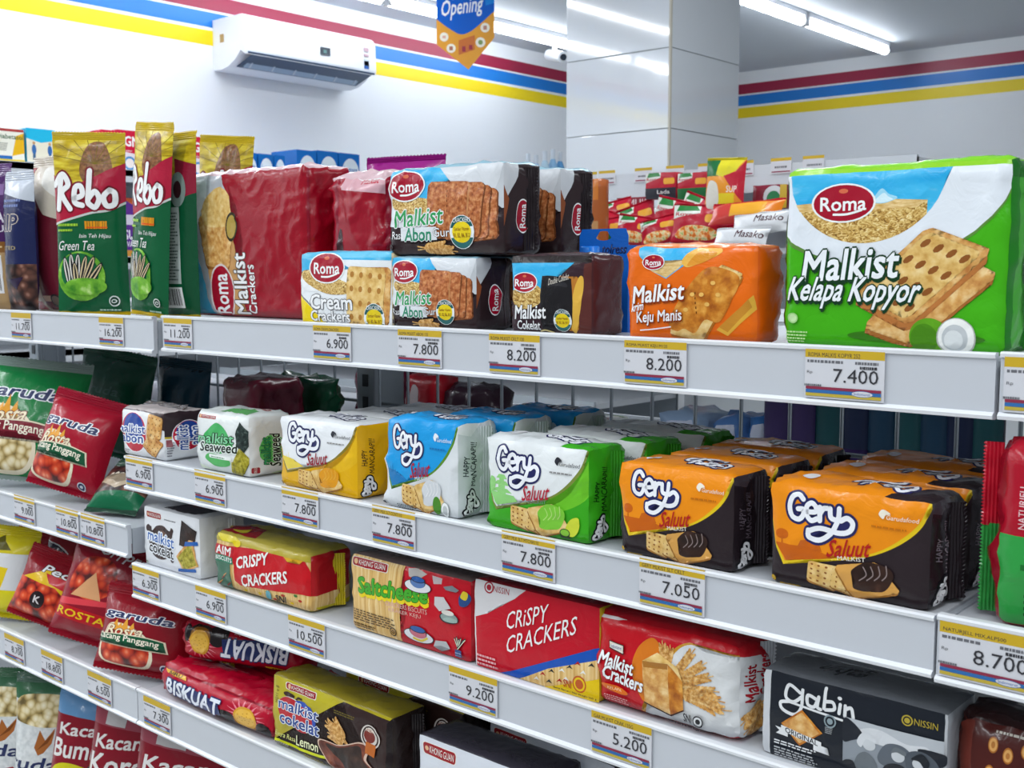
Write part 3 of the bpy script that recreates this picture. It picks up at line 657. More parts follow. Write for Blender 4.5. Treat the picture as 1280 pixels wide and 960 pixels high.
def art_kelapa(A):
    A.rect(0, .965, 1, 1, '#8fd02a'); A.ell(.42, 1.06, .63, .62, '#5d8a3a', 0, 40, vmax=.965); A.ell(.425, 1.065, .62, .605, '#e3e9f0', 0, 40, vmax=.965)
    A.poly([(.02, .965), (.04, .80)] + [(.38 + .36 * math.cos(R(t)), .98 + .40 * math.sin(R(t))) for t in range(190, 352, 8)] + [(.76, .965)], 'sky')
    A.poly([(.055, .80)] + [(.38 + .36 * math.cos(R(t)), .98 + .40 * math.sin(R(t))) for t in range(207, 325, 6)] + [(.66, .80), (.4, .815)], 'wheat')
    A.poly([(.055, .80), (.075, .76), (.3, .755), (.62, .765), (.66, .80), (.4, .82)], 'wheatfar')
    A.blob([(.41, .80), (.43, .83), (.46, .87), (.49, .84), (.53, .82), (.5, .80), (.46, .79)], '#9fd8ee'); A.blob([(.43, .80), (.45, .83), (.47, .845), (.49, .825), (.51, .81), (.47, .795)], '#d5eef6')
    roma(A, .285, .80, .142)
    A.ell(.62, .08, .30, .035, '#357a12')
    A.cracker([(.40, .13), (.62, .045), (.955, .41), (.70, .56)], holes=(0, 0), th=(-.005, -.025))
    A.cracker([(.355, .30), (.60, .15), (.93, .53), (.67, .655)], holes=(4, 4), th=(-.004, -.04), edge='#b9743a', hr=.06)
    A.cracker([(.385, .30), (.59, .18), (.89, .52), (.67, .63)], 'crackerpale', holes=(4, 4), th=None, hr=.065)
    A.ell(.685, .085, .085, .10, '#5fa31c'); A.ell(.665, .075, .06, .08, '#4a8a14'); A.ell(.80, .085, .082, .105, '#b9bcb4'); A.ell(.80, .088, .076, .098, '#f4f5f2'); A.ell(.795, .083, .055, .072, '#c4c9cc'); A.ell(.79, .075, .04, .05, '#dfe3e4')
    g = '#123a1e'
    A.text('Malkist', .105, .385, .55, .55, '#eef2f6', .045, .12, 0, g, .095, rise=.025, drop=(g, .006, -.012))
    A.text('Kelapa Kopyor', .035, .225, .64, .395, '#eef2f6', .04, .32, 0, g, .09, drop=(g, .006, -.012))
    A.disc(.058, .165, .024, '#a8d88a'); A.disc(.058, .165, .017, '#c8e8b0'); A.lines(.012, .03, .14, .10, 4, '#bfe69a', 3)
def art_kelapa_side(A):
    A.rect(0, 0, 1, 1, '#1d7a1c'); A.poly([(.1, 0), (.4, 0), (.3, .5), (.5, 1), (.2, 1)], '#3da02a'); A.rect(.0, .9, 1, 1, '#176a18'); A.rr(.35, .35, .8, .7, .1, '#0e4a10')
def art_abon(A):
    A.poly([(0, 1), (0, .62), (.25, .5), (.6, .9), (.72, 1)], 'sky'); A.poly([(.0, .72), (.0, .34), (.45, .28), (.45, .6)], '#dfe4e8')
    A.poly([(.46, 1), (.62, .74), (1.02, .55), (1.02, 1)], '#d3d7dc'); A.poly([(.90, .62), (1, .48), (1, 1), (.97, .82)], '#c3c7cc')
    A.blob([(.02, .62), (.1, .50), (.25, .47), (.42, .48), (.45, .6), (.3, .66), (.1, .68)], 'wheat')
    A.poly([(0, 0), (1, 0), (1, .5), (.85, .28), (.55, .13), (.2, .13), (0, .22)], '#2f2124')
    for dx, dy in ((.24, -.03), (.16, -.015), (.08, 0)):
        A.cracker([(.44 + dx, .18 + dy), (.74 + dx * .9, .20 + dy * .5), (.80 + dx * .6, .78 + dy * 2.5), (.42 + dx, .80 + dy * 1.5)], 'abon', '#7a4424', (0, 0), th=(.012, -.01))
    A.cracker([(.38, .20), (.70, .20), (.725, .80), (.385, .82)], 'abon', '#c78a58', (0, 0), th=(.014, -.004))
    for i in range(5): A.rect(.55, .48 + .055 * i, .556, .505 + .055 * i, '#5c2c14')
    roma(A, .175, .80, .165)
    g = '#f3f5f6'
    A.text('Malkist', .07, .34, .52, .53, '#2f9a58', .03, .12, 0, g, .085, rise=.03)
    A.rect(.12, .17, .46, .32, '#dfe4e8'); A.text('Rasa', .04, .19, .14, .28, g, .02); A.text('Abon', .16, .165, .41, .315, '#2f8a6a', .05, .1, 0, g, .09); A.text('Gurih', .43, .205, .63, .305, g, .02, 0, 0, '#33282a', .05)
    A.ear(.28, .10, .62, .03, wd=.05); A.ear(.28, .06, .55, .10, wd=.05); badge(A, .68, .25, .105)
    A.halal(.03, .09, .022, '#5a5052', '#2f2124')
def art_abon_side(A):
    A.poly([(0, 1), (0, .55), (.35, .85), (.4, 1)], '#ccd0d5'); A.poly([(0, .3), (.12, .6), (0, .75)], '#8a4a2a'); roma(A, .45, .42, .27, rot=90)
    A.stroke([(.8, .05), (.7, .5), (.82, .98)], .03, '#4a3c40')
def art_cokelat(A):
    A.rect(0, .90, 1, 1, '#231a1a'); A.poly([(0, .9), (0, .5), (.42, .5), (.62, .72), (.80, .9)], 'sky'); A.poly([(0, .55), (.03, .40), (.2, .34), (.36, .38), (.46, .52), (.3, .6)], 'wheat')
    A.poly(spline([(0, .48), (.08, .36), (.22, .31), (.4, .36), (.5, .5)], 6) + [(1, .5), (1, 0), (0, 0)], '#37222a')
    A.blob([(0, .47), (.08, .36), (.22, .32), (.38, .38), (.46, .50), (.36, .62), (.2, .5), (.06, .55)], 'wheat')
    A.poly([(.84, 0), (1, 0), (1, .9), (.92, .88)], '#5a2c28')
    A.cracker([(.44, .10), (.86, .06), (.86, .72), (.46, .72)], '#b9772c', '#8a5520', (0, 0), th=None); A.blob([(.78, .10), (.84, .06), (.90, .45), (.91, .70), (.86, .72), (.80, .5)], '#e0b045')
    A.blob([(.42, .10), (.43, .66), (.47, .74), (.74, .71), (.78, .66), (.80, .3), (.76, .08), (.6, .05)], '#1c1a1d'); A.blob([(.50, .6), (.52, .68), (.7, .66), (.73, .6), (.6, .62)], '#2b2a2e')
    roma(A, .20, .655, .165)
    A.text('Malkist', .07, .20, .48, .37, WT, .045, .1, 0, '#241518', .08, rise=.02); A.text('Cokelat', .10, .06, .40, .175, WT, .04, .05, 0, '#241518', .08)
    badge(A, .68, .19, .11); A.stroke([(.40, .045), (.46, .06), (.56, .03)], .016, '#d9c78a')
    A.text('Double Cokelat', .52, .66, .76, .74, '#d8d0c4', .02, .3, 14)
def art_keju(A):
    A.poly([(.10, 1), (.12, .90), (.22, .74), (.34, .66), (.5, .82), (.56, 1)], 'sky'); A.poly([(.13, .84), (.22, .74), (.34, .67), (.44, .77), (.5, .86), (.35, .82)], 'wheatfar')
    A.blob([(.46, .86), (.56, 1.0), (.70, 1.02), (.74, .93), (.62, .84), (.5, .78)], '#e9b24a'); A.blob([(.5, .8), (.58, .94), (.69, .95), (.70, .9), (.6, .82)], '#d98f22')
    A.poly([(.72, .14), (.80, .08), (1, .36), (.98, .5)], '#e0ab3c'); A.poly([(.74, .17), (.8, .12), (.97, .38), (.95, .46)], '#c98a2c')
    A.cracker([(.36, .10), (.60, .0), (.90, .70), (.74, .80)], 'crackerpale', '#b06c1e', (0, 0), th=(.005, -.035))
    A.blob([(.36, .18), (.44, .42), (.56, .66), (.66, .78), (.78, .76), (.88, .66), (.82, .4), (.74, .22), (.64, .24), (.56, .10), (.48, .14), (.42, .11)], 'caramel')
    for i in range(5): A.rect(.575 - .002 * i, .30 + .05 * i, .583 - .002 * i, .325 + .05 * i, '#6b3a10')
    for x, y in ((.5, .34), (.62, .5), (.7, .62), (.66, .4), (.55, .5), (.74, .5)): A.ell(x, y, .018, .022, '#e9b65e')
    roma(A, .235, .835, .085)
    A.text('Malkist', .07, .42, .49, .60, WT, .045, .12, 0, '#8a3408', .07, rise=.06, drop=('#8a3408', .005, -.015))
    A.text('krim', .06, .315, .16, .405, WT, .035, .1, 0, '#8a3408', .06, rise=.03); A.text('Keju Manis', .10, .17, .47, .325, WT, .035, .12, 0, '#8a3408', .06, rise=.045, drop=('#8a3408', .004, -.012))
    A.stroke([(.13, .105), (.25, .125), (.38, .155)], .008, WT)
def art_cream(A):
    A.rect(0, .9, 1, 1, '#5cc0e4'); A.poly([(0, .9), (0, .45), (.6, .5), (1, .7), (1, .9)], '#eef1f3'); A.poly([(0, .92), (.0, .68), (.2, .78), (1, .84), (1, .92)], 'sky'); A.poly([(.42, .9), (.6, .76), (1, .8), (1, .88)], '#e7ecef')
    A.blob([(0, .72), (.08, .58), (.25, .46), (.42, .42), (.62, .46), (.58, .56), (.4, .66), (.15, .76)], 'wheat')
    A.poly(spline([(0, .62), (.08, .47), (.2, .38), (.34, .33), (.5, .32)], 6) + [(.5, 0), (0, 0)], '#e9edf0'); A.poly(spline([(0, .40), (.1, .28), (.2, .14), (.32, 0)], 5) + [(0, 0)], '#f0d400'); A.stroke([(0, .415), (.1, .30), (.2, .16), (.32, .0)], .012, '#7a7a78')
    A.rect(.8, 0, 1, .3, '#e9edf0')
    A.cracker([(.60, .02), (.97, .05), (.99, .78), (.56, .78)], 'cracker', '#9c6422', (3, 4), '#9a6020', hr=.05); A.cracker([(.54, .04), (.90, .0), (.94, .76), (.56, .80)], 'crackerpale', '#b07832', (4, 4), '#b07a36', hr=.055)
    roma(A, .32, .79, .19)
    A.text('Cream', .13, .22, .60, .42, WT, .045, 0, 0, '#4a4a4c', .085, rise=-.0); A.text('Crackers', .13, .05, .57, .20, WT, .045, 0, 0, '#4a4a4c', .085); badge(A, .83, .11, .11)
def art_redpack(A):
    A.poly([(0, 0), (0, 1), (.32, 1), (.40, .8), (.42, .5), (.44, .0)], '#b9bcc4'); A.poly(spline([(.0, .58), (.08, .50), (.12, .42), (.16, .3), (.20, .12), (.24, 0)], 5) + [(0, 0)], '#4ab4e0')
    A.poly([(0, .58), (0, 1), (.2, 1), (.2, .8), (.1, .6)], '#e2e4ea')
    A.poly([(.26, .0), (.52, 0), (.46, .3), (.46, .55), (.42, .8), (.26, .88), (.16, .75)], '#c9965a')
    A.cracker([(.20, .36), (.40, .34), (.46, .70), (.14, .70)], 'cracker', '#9a5f28', (0, 0)); A.blob([(.18, .80), (.32, .9), (.42, .8), (.44, .64), (.2, .64)], 'crackerpale')
    A.poly(spline([(.38, 1), (.40, .88), (.47, .74), (.52, .5), (.50, .25), (.54, 0)], 5) + [(1, 0), (1, 1)], '#98061f')
    A.ell(.33, .17, .105, .2, '#e4d6d4'); A.ell(.33, .17, .095, .185, '#a30f2a'); A.text('Roma', .27, .02, .38, .30, WT, .04, 0, 90)
    A.text('Malkist', .435, .02, .54, .44, '#efefef', .04, 0, 90, '#55443c', .09); A.text('Crackers', .545, .03, .605, .36, '#efefef', .035, 0, 90, '#5a1018', .07)
    A.ell(.43, .62, .05, .10, '#3a3020'); A.ell(.43, .62, .04, .08, '#b59a4a')
    A.rect(.985, 0, 1, 1, '#8c0a26')
def art_redplain(A):
    A.poly([(.18, 0), (.24, 0), (.22, 1), (.15, 1)], '#8c0a26'); A.poly([(.3, .9), (1, .86), (1, 1), (.3, 1)], '#d8a8b0'); A.ell(.27, .48, .06, .16, '#3a1a20')
    A.poly([(.5, 1), (.7, .93), (1, .98), (1, 1)], '#eaeaea'); A.text('Malkist', .6, .93, .9, .99, '#c01030', .03)
# the curly word mark of the saluut packs, from strokes
GERY = [[(.225, .84), (.15, .93), (.06, .86), (.02, .66), (.06, .47), (.16, .42), (.225, .50), (.235, .63), (.15, .63)],
        [(.30, .60), (.425, .63), (.425, .73), (.36, .79), (.285, .71), (.285, .54), (.36, .44), (.45, .49)],
        [(.485, .73), (.49, .46)], [(.49, .60), (.535, .71), (.595, .73)],
        [(.635, .73), (.65, .56), (.72, .52)], [(.775, .76), (.755, .52), (.66, .24), (.50, .07), (.345, .10), (.33, .24)], [(.33, .22), (.50, .31), (.78, .27), (.93, .34), (.97, .50), (.89, .59), (.80, .52)]]
def gery(A, x0, y0, x1, y1, flip=False, fill='#26285c', white='#eef0f6', rise=-.0):
    W = x1 - x0
    def q(p):
        u, v = p
        if flip: u, v = 1 - u, 1 - v
        return (x0 + u * W, y0 + v * (y1 - y0) + u * rise)
    for s in GERY: A.stroke([q(p) for p in s], W * .145, fill)
    A.poly([q(p) for p in spline([(.35, .15), (.5, .22), (.8, .2), (.95, .4), (.85, .6), (.72, .35), (.5, .1)], 5, True)], fill)
    for s in GERY: A.stroke([q(p) for p in s], W * .072, white)
def garudafood(A, x0, y0, x1, y1, m):
    w, h = x1 - x0, y1 - y0
    A.blob([(x0, y0 + h * .45), (x0 + w * .08, y0 + h), (x0 + w * .2, y0 + h * .95), (x0 + w * .3, y0 + h * .6), (x0 + w * .18, y0 + h * .45), (x0 + w * .12, y0)], m, 4)
    A.text('Garudafood', x0 + w * .2, y0, x1, y0 + h * .5, m, .02, .15)
def saluut(pal):
    def art(A):
        A.rect(0, 0, 1, 1, pal['low'])
        if pal.get('glow'): A.blob([(.55, .30), (.8, .34), (1.02, .55), (1.02, .9), (.9, .62), (.75, .42)], pal['glow'])
        A.poly([(.0, 1), (0, .62), (.04, .40), (.10, .21)] + spline([(.10, .21), (.30, .31), (.5, .36), (.68, .45), (.84, .60), (.95, .78), (1.0, .99)], 6) + [(1.02, 1.02)], pal['rim'])
        A.poly([(.0, 1), (0, .65), (.04, .43), (.11, .25)] + spline([(.11, .25), (.30, .335), (.5, .385), (.68, .475), (.82, .62), (.93, .80), (.985, 1)], 6), pal['up'])
        sc_ = pal['scene']
        if sc_[0] == 'pagoda':
            for i, (w, y) in enumerate(((.20, .42), (.16, .50), (.11, .57))): A.poly([(.17 - w / 2 * 1.1, y), (.17 + w / 2 * 1.1, y), (.17 + w * .3, y + .045), (.17 - w * .3, y + .045)], sc_[1]); A.rect(.17 - w * .25, y - .045, .17 + w * .25, y, sc_[1])
            A.poly([(.04, .42), (.12, .27), (.34, .345), (.3, .40)], sc_[1]); A.blob([(.02, .50), (.05, .58), (.1, .55), (.09, .44), (.05, .42)], sc_[1])
        elif sc_[0] == 'bridge':
            A.poly([(.04, .42), (.12, .26), (.44, .36), (.3, .42)], sc_[1]); A.ell(.09, .51, .045, .05, sc_[1]); A.rect(.085, .42, .095, .5, sc_[1]); A.poly([(.20, .42), (.36, .40), (.34, .47), (.28, .50), (.22, .48)], sc_[1]); A.rect(.25, .46, .255, .53, sc_[1]); A.rect(.30, .46, .305, .53, sc_[1])
        else:
            A.poly([(.03, .45), (.11, .26), (.34, .34), (.26, .38), (.2, .42)], sc_[1])
            for i in range(4): A.rect(.06 + .035 * i, .40, .065 + .035 * i, .44 + .03 * (i % 3), sc_[1])
        gery(A, .13, .48, .56, .95)
        A.text('Saluut', .40, .40, .66, .56, pal['sal'], .03, .35, 6, rise=.02); A.text('MALKIST', .46, .365, .63, .405, pal['txt'], .02, 0, 5)
        garudafood(A, .70, .80, .93, .885, pal['bird']); A.lines(.66, .715, .90, .74, 1, pal.get('code', '#8a8a8a'), 5, .7)
        A.cracker([(.27, .12), (.44, .05), (.47, .29), (.28, .30)], 'crackerpale', '#b07a3a', (4, 4), hr=.05, scal=6); A.cracker([(.42, .09), (.54, .03), (.55, .22), (.44, .28)], 'crackerpale', '#b07a3a', (2, 4), hr=.05, scal=6)
        A.cracker([(.56, .01), (.84, .15), (.70, .39), (.45, .30)], pal['ck'], '#a8702c', (0, 0), th=(-.004, -.02), scal=6)
        A.blob([(.55, .28), (.57, .20), (.56, .12), (.62, .10), (.68, .12), (.74, .13), (.78, .20), (.80, .30), (.76, .36), (.64, .38)] if not pal.get('wave') else [(.50, .30), (.60, .16), (.68, .12), (.78, .18), (.76, .34), (.66, .42)], pal['cream'])
        for i in range(4): A.stroke([(.60 + .045 * i, .20 + .012 * i), (.64 + .04 * i, .26 + .01 * i), (.62 + .045 * i, .33 + .014 * i)], .007, pal['creamlt'])
        ex = pal.get('extra')
        if ex == 'coco': A.ell(.74, .12, .055, .10, '#4a8a2a'); A.ell(.85, .09, .055, .085, '#8f9a98'); A.ell(.85, .09, .05, .078, '#f2f4f4'); A.ell(.85, .085, .034, .052, '#c3c9c9'); A.lines(.20, .02, .46, .085, 3, '#5a6a70', 9)
        if ex == 'matcha': A.blob([(.80, .10), (.84, .24), (.92, .28), (.93, .16), (.88, .08)], '#c9d23a'); A.ell(.80, .10, .05, .05, '#3a5a2a'); A.rect(.755, .04, .845, .10, '#2c4a24'); A.ell(.80, .105, .04, .035, '#86c23a')
        A.disc(.035, .06, .02, pal['code2']); A.lines(.08, .015, .26, .035, 1, pal['code2'], 2)
    return art
def saluut_top(c, c2=None):
    def art(A):
        if c2: A.rect(0, 0, 1, 1, c); A.poly([(.72, 0), (.9, 0), (1, 0), (1, 1), (.95, 1)], c2)
        gery(A, .42, .18, .82, .92, True); A.blob([(.14, .3), (.19, .3), (.2, .55), (.15, .5)], '#e8e8ea')
    return art
def saluut_side(base, tx, fold=None):
    def art(A):
        A.rect(0, 0, 1, 1, base)
        if fold: A.poly([(.0, 1), (.6, 1), (.3, .86), (0, .9)], fold); A.stroke([(.75, .02), (.7, .5), (.78, .98)], .03, fold)
        A.text('MANCARAPI!!', .27, .34, .40, .80, tx, .025, .15, 90); A.text('HAPPY', .10, .45, .22, .66, tx, .025, .15, 90)
        for s in GERY: A.stroke([(.08 + .36 * (1 - v), .04 + .26 * u) for u, v in s], .10, '#15161c')
        for s in GERY: A.stroke([(.08 + .36 * (1 - v), .04 + .26 * u) for u, v in s], .045, '#e8e8ea')
    return art
def kg(A, x0, y0, x1, y1, rot=0, red='#9a1a22'):
    A.rr(x0 - .006, y0 - .008, x1 + .006, y1 + .008, min(x1 - x0, (y1 - y0) * A.H / A.W) * .3, '#e8e2da', rot); A.rr(x0, y0, x1, y1, min(x1 - x0, (y1 - y0) * A.H / A.W) * .3, red, rot)
    w, h = x1 - x0, y1 - y0
    if rot: A.text('KHONG GUAN', x0 + w * .22, y0 + h * .1, x1 - w * .22, y1 - h * .1, '#f0ece6', .02, 0, rot)
    else: A.disc(x0 + w * .11, (y0 + y1) / 2, w * .055, '#e2b48a'); A.text('KHONG GUAN', x0 + w * .2, y0 + h * .2, x1 - w * .06, y1 - h * .2, '#f0ece6', .02)
def abonlogo(A, cx, cy, rx, ry, rot=0):
    A.ell(cx, cy, rx * 1.06, ry * 1.05, '#f0f0f4'); A.ell(cx, cy, rx, ry, '#c01c34'); A.ell(cx, cy + ry * .25, rx * .8, ry * .72, '#24479c')
    b = '#1c4a9c'
    if rot:
        A.text('malkist', cx - rx * .8, cy - ry * .95, cx - rx * .05, cy + ry * .7, b, .03, .1, rot, '#f2f4f8', .15); A.text('abon', cx + rx * .05, cy - ry * .7, cx + rx * .85, cy + ry * .55, b, .03, .1, rot, '#f2f4f8', .15)
    else:
        A.text('malkist', cx - rx * 1.3, cy - ry * .05, cx + rx * .95, cy + ry * .38, b, .03, .12, 0, '#f2f4f8', .15, rise=.05); A.text('abon', cx - rx * 1.1, cy - ry * .55, cx + rx * .75, cy - ry * .08, b, .04, .12, 0, '#f2f4f8', .15, rise=.04)
def art_kgabon(A):
    A.rect(0, 0, 1, 1, '#e6e8ea'); A.poly([(.66, 1), (.70, .78), (1, .62), (1, 1)], '#3a2a2c'); A.rect(0, .97, 1, 1, '#5a4a4c')
    abonlogo(A, .34, .52, .30, .40); A.text('TM', .58, .52, .64, .56, '#b02030', .02); A.lines(.02, .08, .22, .16, 2, '#8a8a90', 4)
    A.cracker([(.66, .44), (.94, .46), (.98, .88), (.68, .94)], 'cracker', '#9a6428', (4, 4), '#8a5a26'); A.cracker([(.56, .28), (.80, .06), (.99, .36), (.74, .56)], 'cracker', '#9a6428', (4, 4), '#8a5a26')
def art_kgabon_side(A):
    A.rect(0, 0, 1, 1, '#e2e4e6'); A.rect(0, .46, 1, .5, '#c9b030'); A.rect(0, .5, 1, 1, '#33262a'); abonlogo(A, .55, .50, .36, .30, 90); A.lines(.05, .1, .2, .42, 6, '#70707a', 7); A.rect(.04, .3, .16, .44, '#8a4a50')
def art_seaweed(A):
    A.rect(0, 0, 1, 1, '#e3e7e6'); A.poly([(0, .12), (.3, .06), (.7, 0), (0, 0)], '#dfead2'); kg(A, .08, .885, .40, .945)
    A.blob([(.18, .55), (.26, .70), (.44, .84), (.62, .72), (.72, .52), (.6, .36), (.3, .36)], '#3fae5c'); A.blob([(.2, .22), (.4, .12), (.66, .16), (.64, .27), (.3, .32)], '#4fb45c'); A.poly([(.12, .38), (.76, .46), (.72, .56), (.14, .48)], '#3aa24e')
    A.text('malkist', .06, .50, .76, .66, '#7fd09a', .03, .15, 0, '#17241c', .10, rise=.06); A.text('Seaweed', .12, .36, .82, .52, '#18241c', .05, .2, 0, '#e8f0ea', .15, rise=.05); A.rr(.28, .25, .72, .31, .02, '#f0f4f0'); A.lines(.32, .262, .68, .295, 1, '#4a8a5a', 2)
def art_seaweed_side(A):
    A.rect(0, 0, 1, 1, '#d9dbda'); A.poly([(.5, 0), (1, .16), (1, 0)], '#b9d69a'); kg(A, .08, .03, .20, .20, 90); A.ell(.50, .44, .30, .23, '#58b45a'); A.text('malkist', .24, .20, .46, .64, '#2e8f5a', .03, .1, 90, '#17241c', .07); A.text('Seaweed', .44, .16, .68, .68, '#18241c', .05, .1, 90, '#e6efe6', .09)
def art_seaweed_mid(A):
    art_seaweed(A); A.poly([(.86, .90), (1, .76), (1, .52), (.92, .40), (.82, .5), (.8, .7)], 'seaweed'); A.cracker([(.72, .18), (.9, .06), (1.02, .30), (.86, .48)], 'mossy', '#6b6410', (0, 0)); A.cracker([(.70, .05), (.86, .0), (.92, .16), (.72, .24)], 'mossy', '#6b6410', (0, 0))
def art_kgcoklat(A):
    A.rect(0, 0, 1, 1, '#e4e6ea'); kg(A, .07, .83, .34, .925); A.lines(.40, .84, .62, .875, 1, '#6a6a70', 3)
    A.blob([(.10, .60), (.12, .68), (.17, .68), (.19, .62), (.26, .71), (.38, .74), (.5, .68), (.53, .74), (.57, .70), (.55, .60), (.54, .40), (.45, .22), (.3, .16), (.18, .22), (.12, .42)], '#38231f'); A.blob([(.28, .60), (.38, .66), (.46, .6), (.36, .56)], '#6a4a3e'); A.ell(.11, .64, .045, .065, '#38231f'); A.ell(.53, .20, .03, .04, '#38231f')
    b = '#2b62b0'
    A.text('malkist', .10, .43, .58, .61, b, .03, .08, 0, '#eef2f8', .15, rise=-.04); A.text('cokelat', .13, .24, .56, .41, '#241a1a', .045, .05, 0, '#eef2f8', .16, rise=-.04)
    A.poly([(.68, .50), (.90, .46), (.96, .78), (.72, .90)], 'choco'); A.stroke([(.68, .50), (.72, .90), (.96, .78), (.90, .46)], .01, '#241a18', False)
    A.poly([(.62, .30), (.72, .06), (.98, .22), (.90, .62), (.84, .62)], 'cracker'); A.poly([(.64, .28), (.74, .10), (.96, .24), (.86, .58)], 'mossy'); A.poly([(.76, .50), (.98, .56), (.97, .62), (.78, .58)], '#2b62b0'); A.poly([(.62, .04), (.95, .12), (.94, .17), (.64, .10)], '#2b62b0'); A.halal(.06, .06, .02)
def art_kgcoklat_side(A): A.rect(0, 0, 1, 1, '#dfe1e6'); A.rr(.3, .2, .6, .8, .1, '#cfd2d8')
def art_kgcoklat_top(A): A.rect(0, 0, 1, 1, '#d4d6da'); A.poly([(.3, .1), (.85, .1), (.9, .8), (.4, .85)], '#30262c'); A.lines(.4, .5, .8, .6, 2, '#8a3a40', 5)
def art_aim(A):
    A.rect(0, 0, 1, 1, 'sticks')
    for i, (x, y, c) in enumerate(((.42, .20, '#b03020'), (.5, .12, '#d9b81c'), (.58, .18, '#3a7a30'), (.66, .1, '#b03020'), (.74, .2, '#b03020'), (.82, .10, '#d9b81c'), (.9, .18, '#b03020'), (.5, .24, '#b03020'), (.62, .26, '#d9b81c'), (.35, .1, '#d9b81c'), (.86, .25, '#3a7a30'))): A.ell(x, y, .018, .022, c)
    A.poly([(.16, .80), (.52, .88), (.95, .86), (1, .70), (1, .30), (.92, .30), (.30, .16), (.24, .22), (.24, .5)], '#c5101c')
    A.rect(0, .86, 1, 1, '#b9a83a'); A.poly([(.1, .86), (.3, .9), (.22, 1), (0, 1)], '#e0cf2a')
    A.rect(.02, .0, .20, .50, '#3a6a52'); A.rect(.015, .62, .23, .80, '#b3131f'); A.text('AIM', .04, .635, .20, .78, '#f4f4f0', .04); A.rect(.015, .50, .23, .62, '#1f7a5a'); A.text('BISCUITS', .03, .525, .22, .60, '#f4f4f0', .03)
    for i in range(7): A.ell(.05 + .02 * i, .08 + .05 * (i % 5), .03, .012, ('#8a3a30', '#b98a50', '#2a4a3a')[i % 3], 30)
    A.ell(.26, .88, .04, .06, '#e8d020'); A.poly([(.75, .86), (.80, .80), (.86, .86), (.9, .8), (.94, .87)], '#d9a81c')
    A.text('CRISPY', .27, .56, .60, .76, '#f4f2ee', .05, .05, 4, rise=.16); A.text('CRACKERS', .32, .30, .80, .50, '#f4f2ee', .05, .05, 4, rise=.20)
    A.disc(.60, .14, .03, '#5aa0b0'); A.text('SNI', .68, .09, .77, .19, '#2a2420', .05)
def art_aim_side(A): A.rect(0, 0, 1, 1, '#b0131c'); A.poly([(0, 0), (1, 0), (1, .35), (0, .30)], 'sticks'); A.poly([(.2, 0), (1, 0), (1, .12), (.1, .1)], '#d4c41c'); A.poly([(.6, .1), (.75, .1), (.7, 1), (.55, 1)], '#8a0c18')
def art_salt(A):
    A.rect(0, 0, .08, 1, '#8a7a68'); A.rect(.0, 0, .50, 1, 'sticks'); A.poly([(.47, 1), (.52, .5), (.44, 0), (1, 0), (1, 1)], '#c20e22')
    A.poly([(.50, .98), (.58, 1), (.66, .96), (.60, .86), (.52, .88)], '#b9b4b0'); A.poly([(.70, .96), (.78, .95), (.78, .88), (.72, .86)], '#b9aeb0')
    kg(A, .02, .85, .33, .96)
    A.text('Saltcheese', .08, .56, .68, .76, '#45a82a', .07, .05, 0, '#1f6a1c', .10, rise=.10, drop=('#e8d01c', .008, -.045))
    A.text('CRACKERS BISCUITS', .33, .46, .68, .52, '#e0b0a8', .02, 0, 2); A.text('KRAKER KEJU', .36, .38, .63, .44, '#e0b0a8', .02, 0, 2); A.lines(.02, .14, .42, .30, 5, '#5a4020', 4); A.lines(.02, .05, .26, .12, 2, '#5a4020', 5); A.halal(.38, .12, .028, '#2a241c', '#b08a50')
    def cup(x, y, s, c1):
        A.ell(x, y - .05, s * 1.3, s * .9, '#26262e'); A.ell(x, y - .05, s * 1.22, s * .82, '#dcdce0'); A.ell(x, y, s * .75, s * .8, '#26262e'); A.ell(x, y - .01, s * .68, s * .7, c1); A.ell(x, y + s * .35, s * .68, s * .45, '#26262e'); A.ell(x, y + s * .38, s * .6, s * .38, '#2a5aa0')
    cup(.60, .84, .085, '#5a7ab0'); cup(.60, .22, .095, '#c06a7a'); A.stroke([(.56, .13), (.62, .12), (.67, .17)], .014, '#d8c040')
    A.poly([(.74, .72), (.81, .74), (.86, .62), (.78, .56), (.74, .62)], '#c8c4c6'); A.ell(.85, .5, .07, .065, '#26262e'); A.ell(.85, .505, .062, .055, '#8a9a96'); A.ell(.84, .56, .045, .03, '#d8d4cc'); A.ell(.86, .48, .05, .03, '#9ab0a8')
    A.poly([(.80, .86), (.87, .90), (.92, .86), (.90, .83), (.82, .83)], '#7a8086'); A.blob([(.93, .68), (.98, .70), (1, .80), (.96, .86), (.92, .78)], '#2a4a80'); A.blob([(.93, .78), (.97, .76), (.98, .84), (.95, .86)], '#d8c030'); A.poly([(.74, .18), (.82, .20), (.85, .12), (.78, .06), (.72, .10)], '#b4b8ba'); A.poly([(.72, .10), (.78, .06), (.85, .12), (.78, .13)], '#8a8f92')
    for i in range(6): A.stroke([(.91, .15), (.885 + .016 * i, .27 + .02 * (i % 2))], .010, '#26262e', False); A.stroke([(.91, .15), (.885 + .016 * i, .26 + .02 * (i % 2))], .005, '#d8e0c8', False)
    A.rect(.89, .05, .94, .14, '#2a4a80'); A.lines(.89, .06, .94, .12, 2, '#9ab0d0', 3)
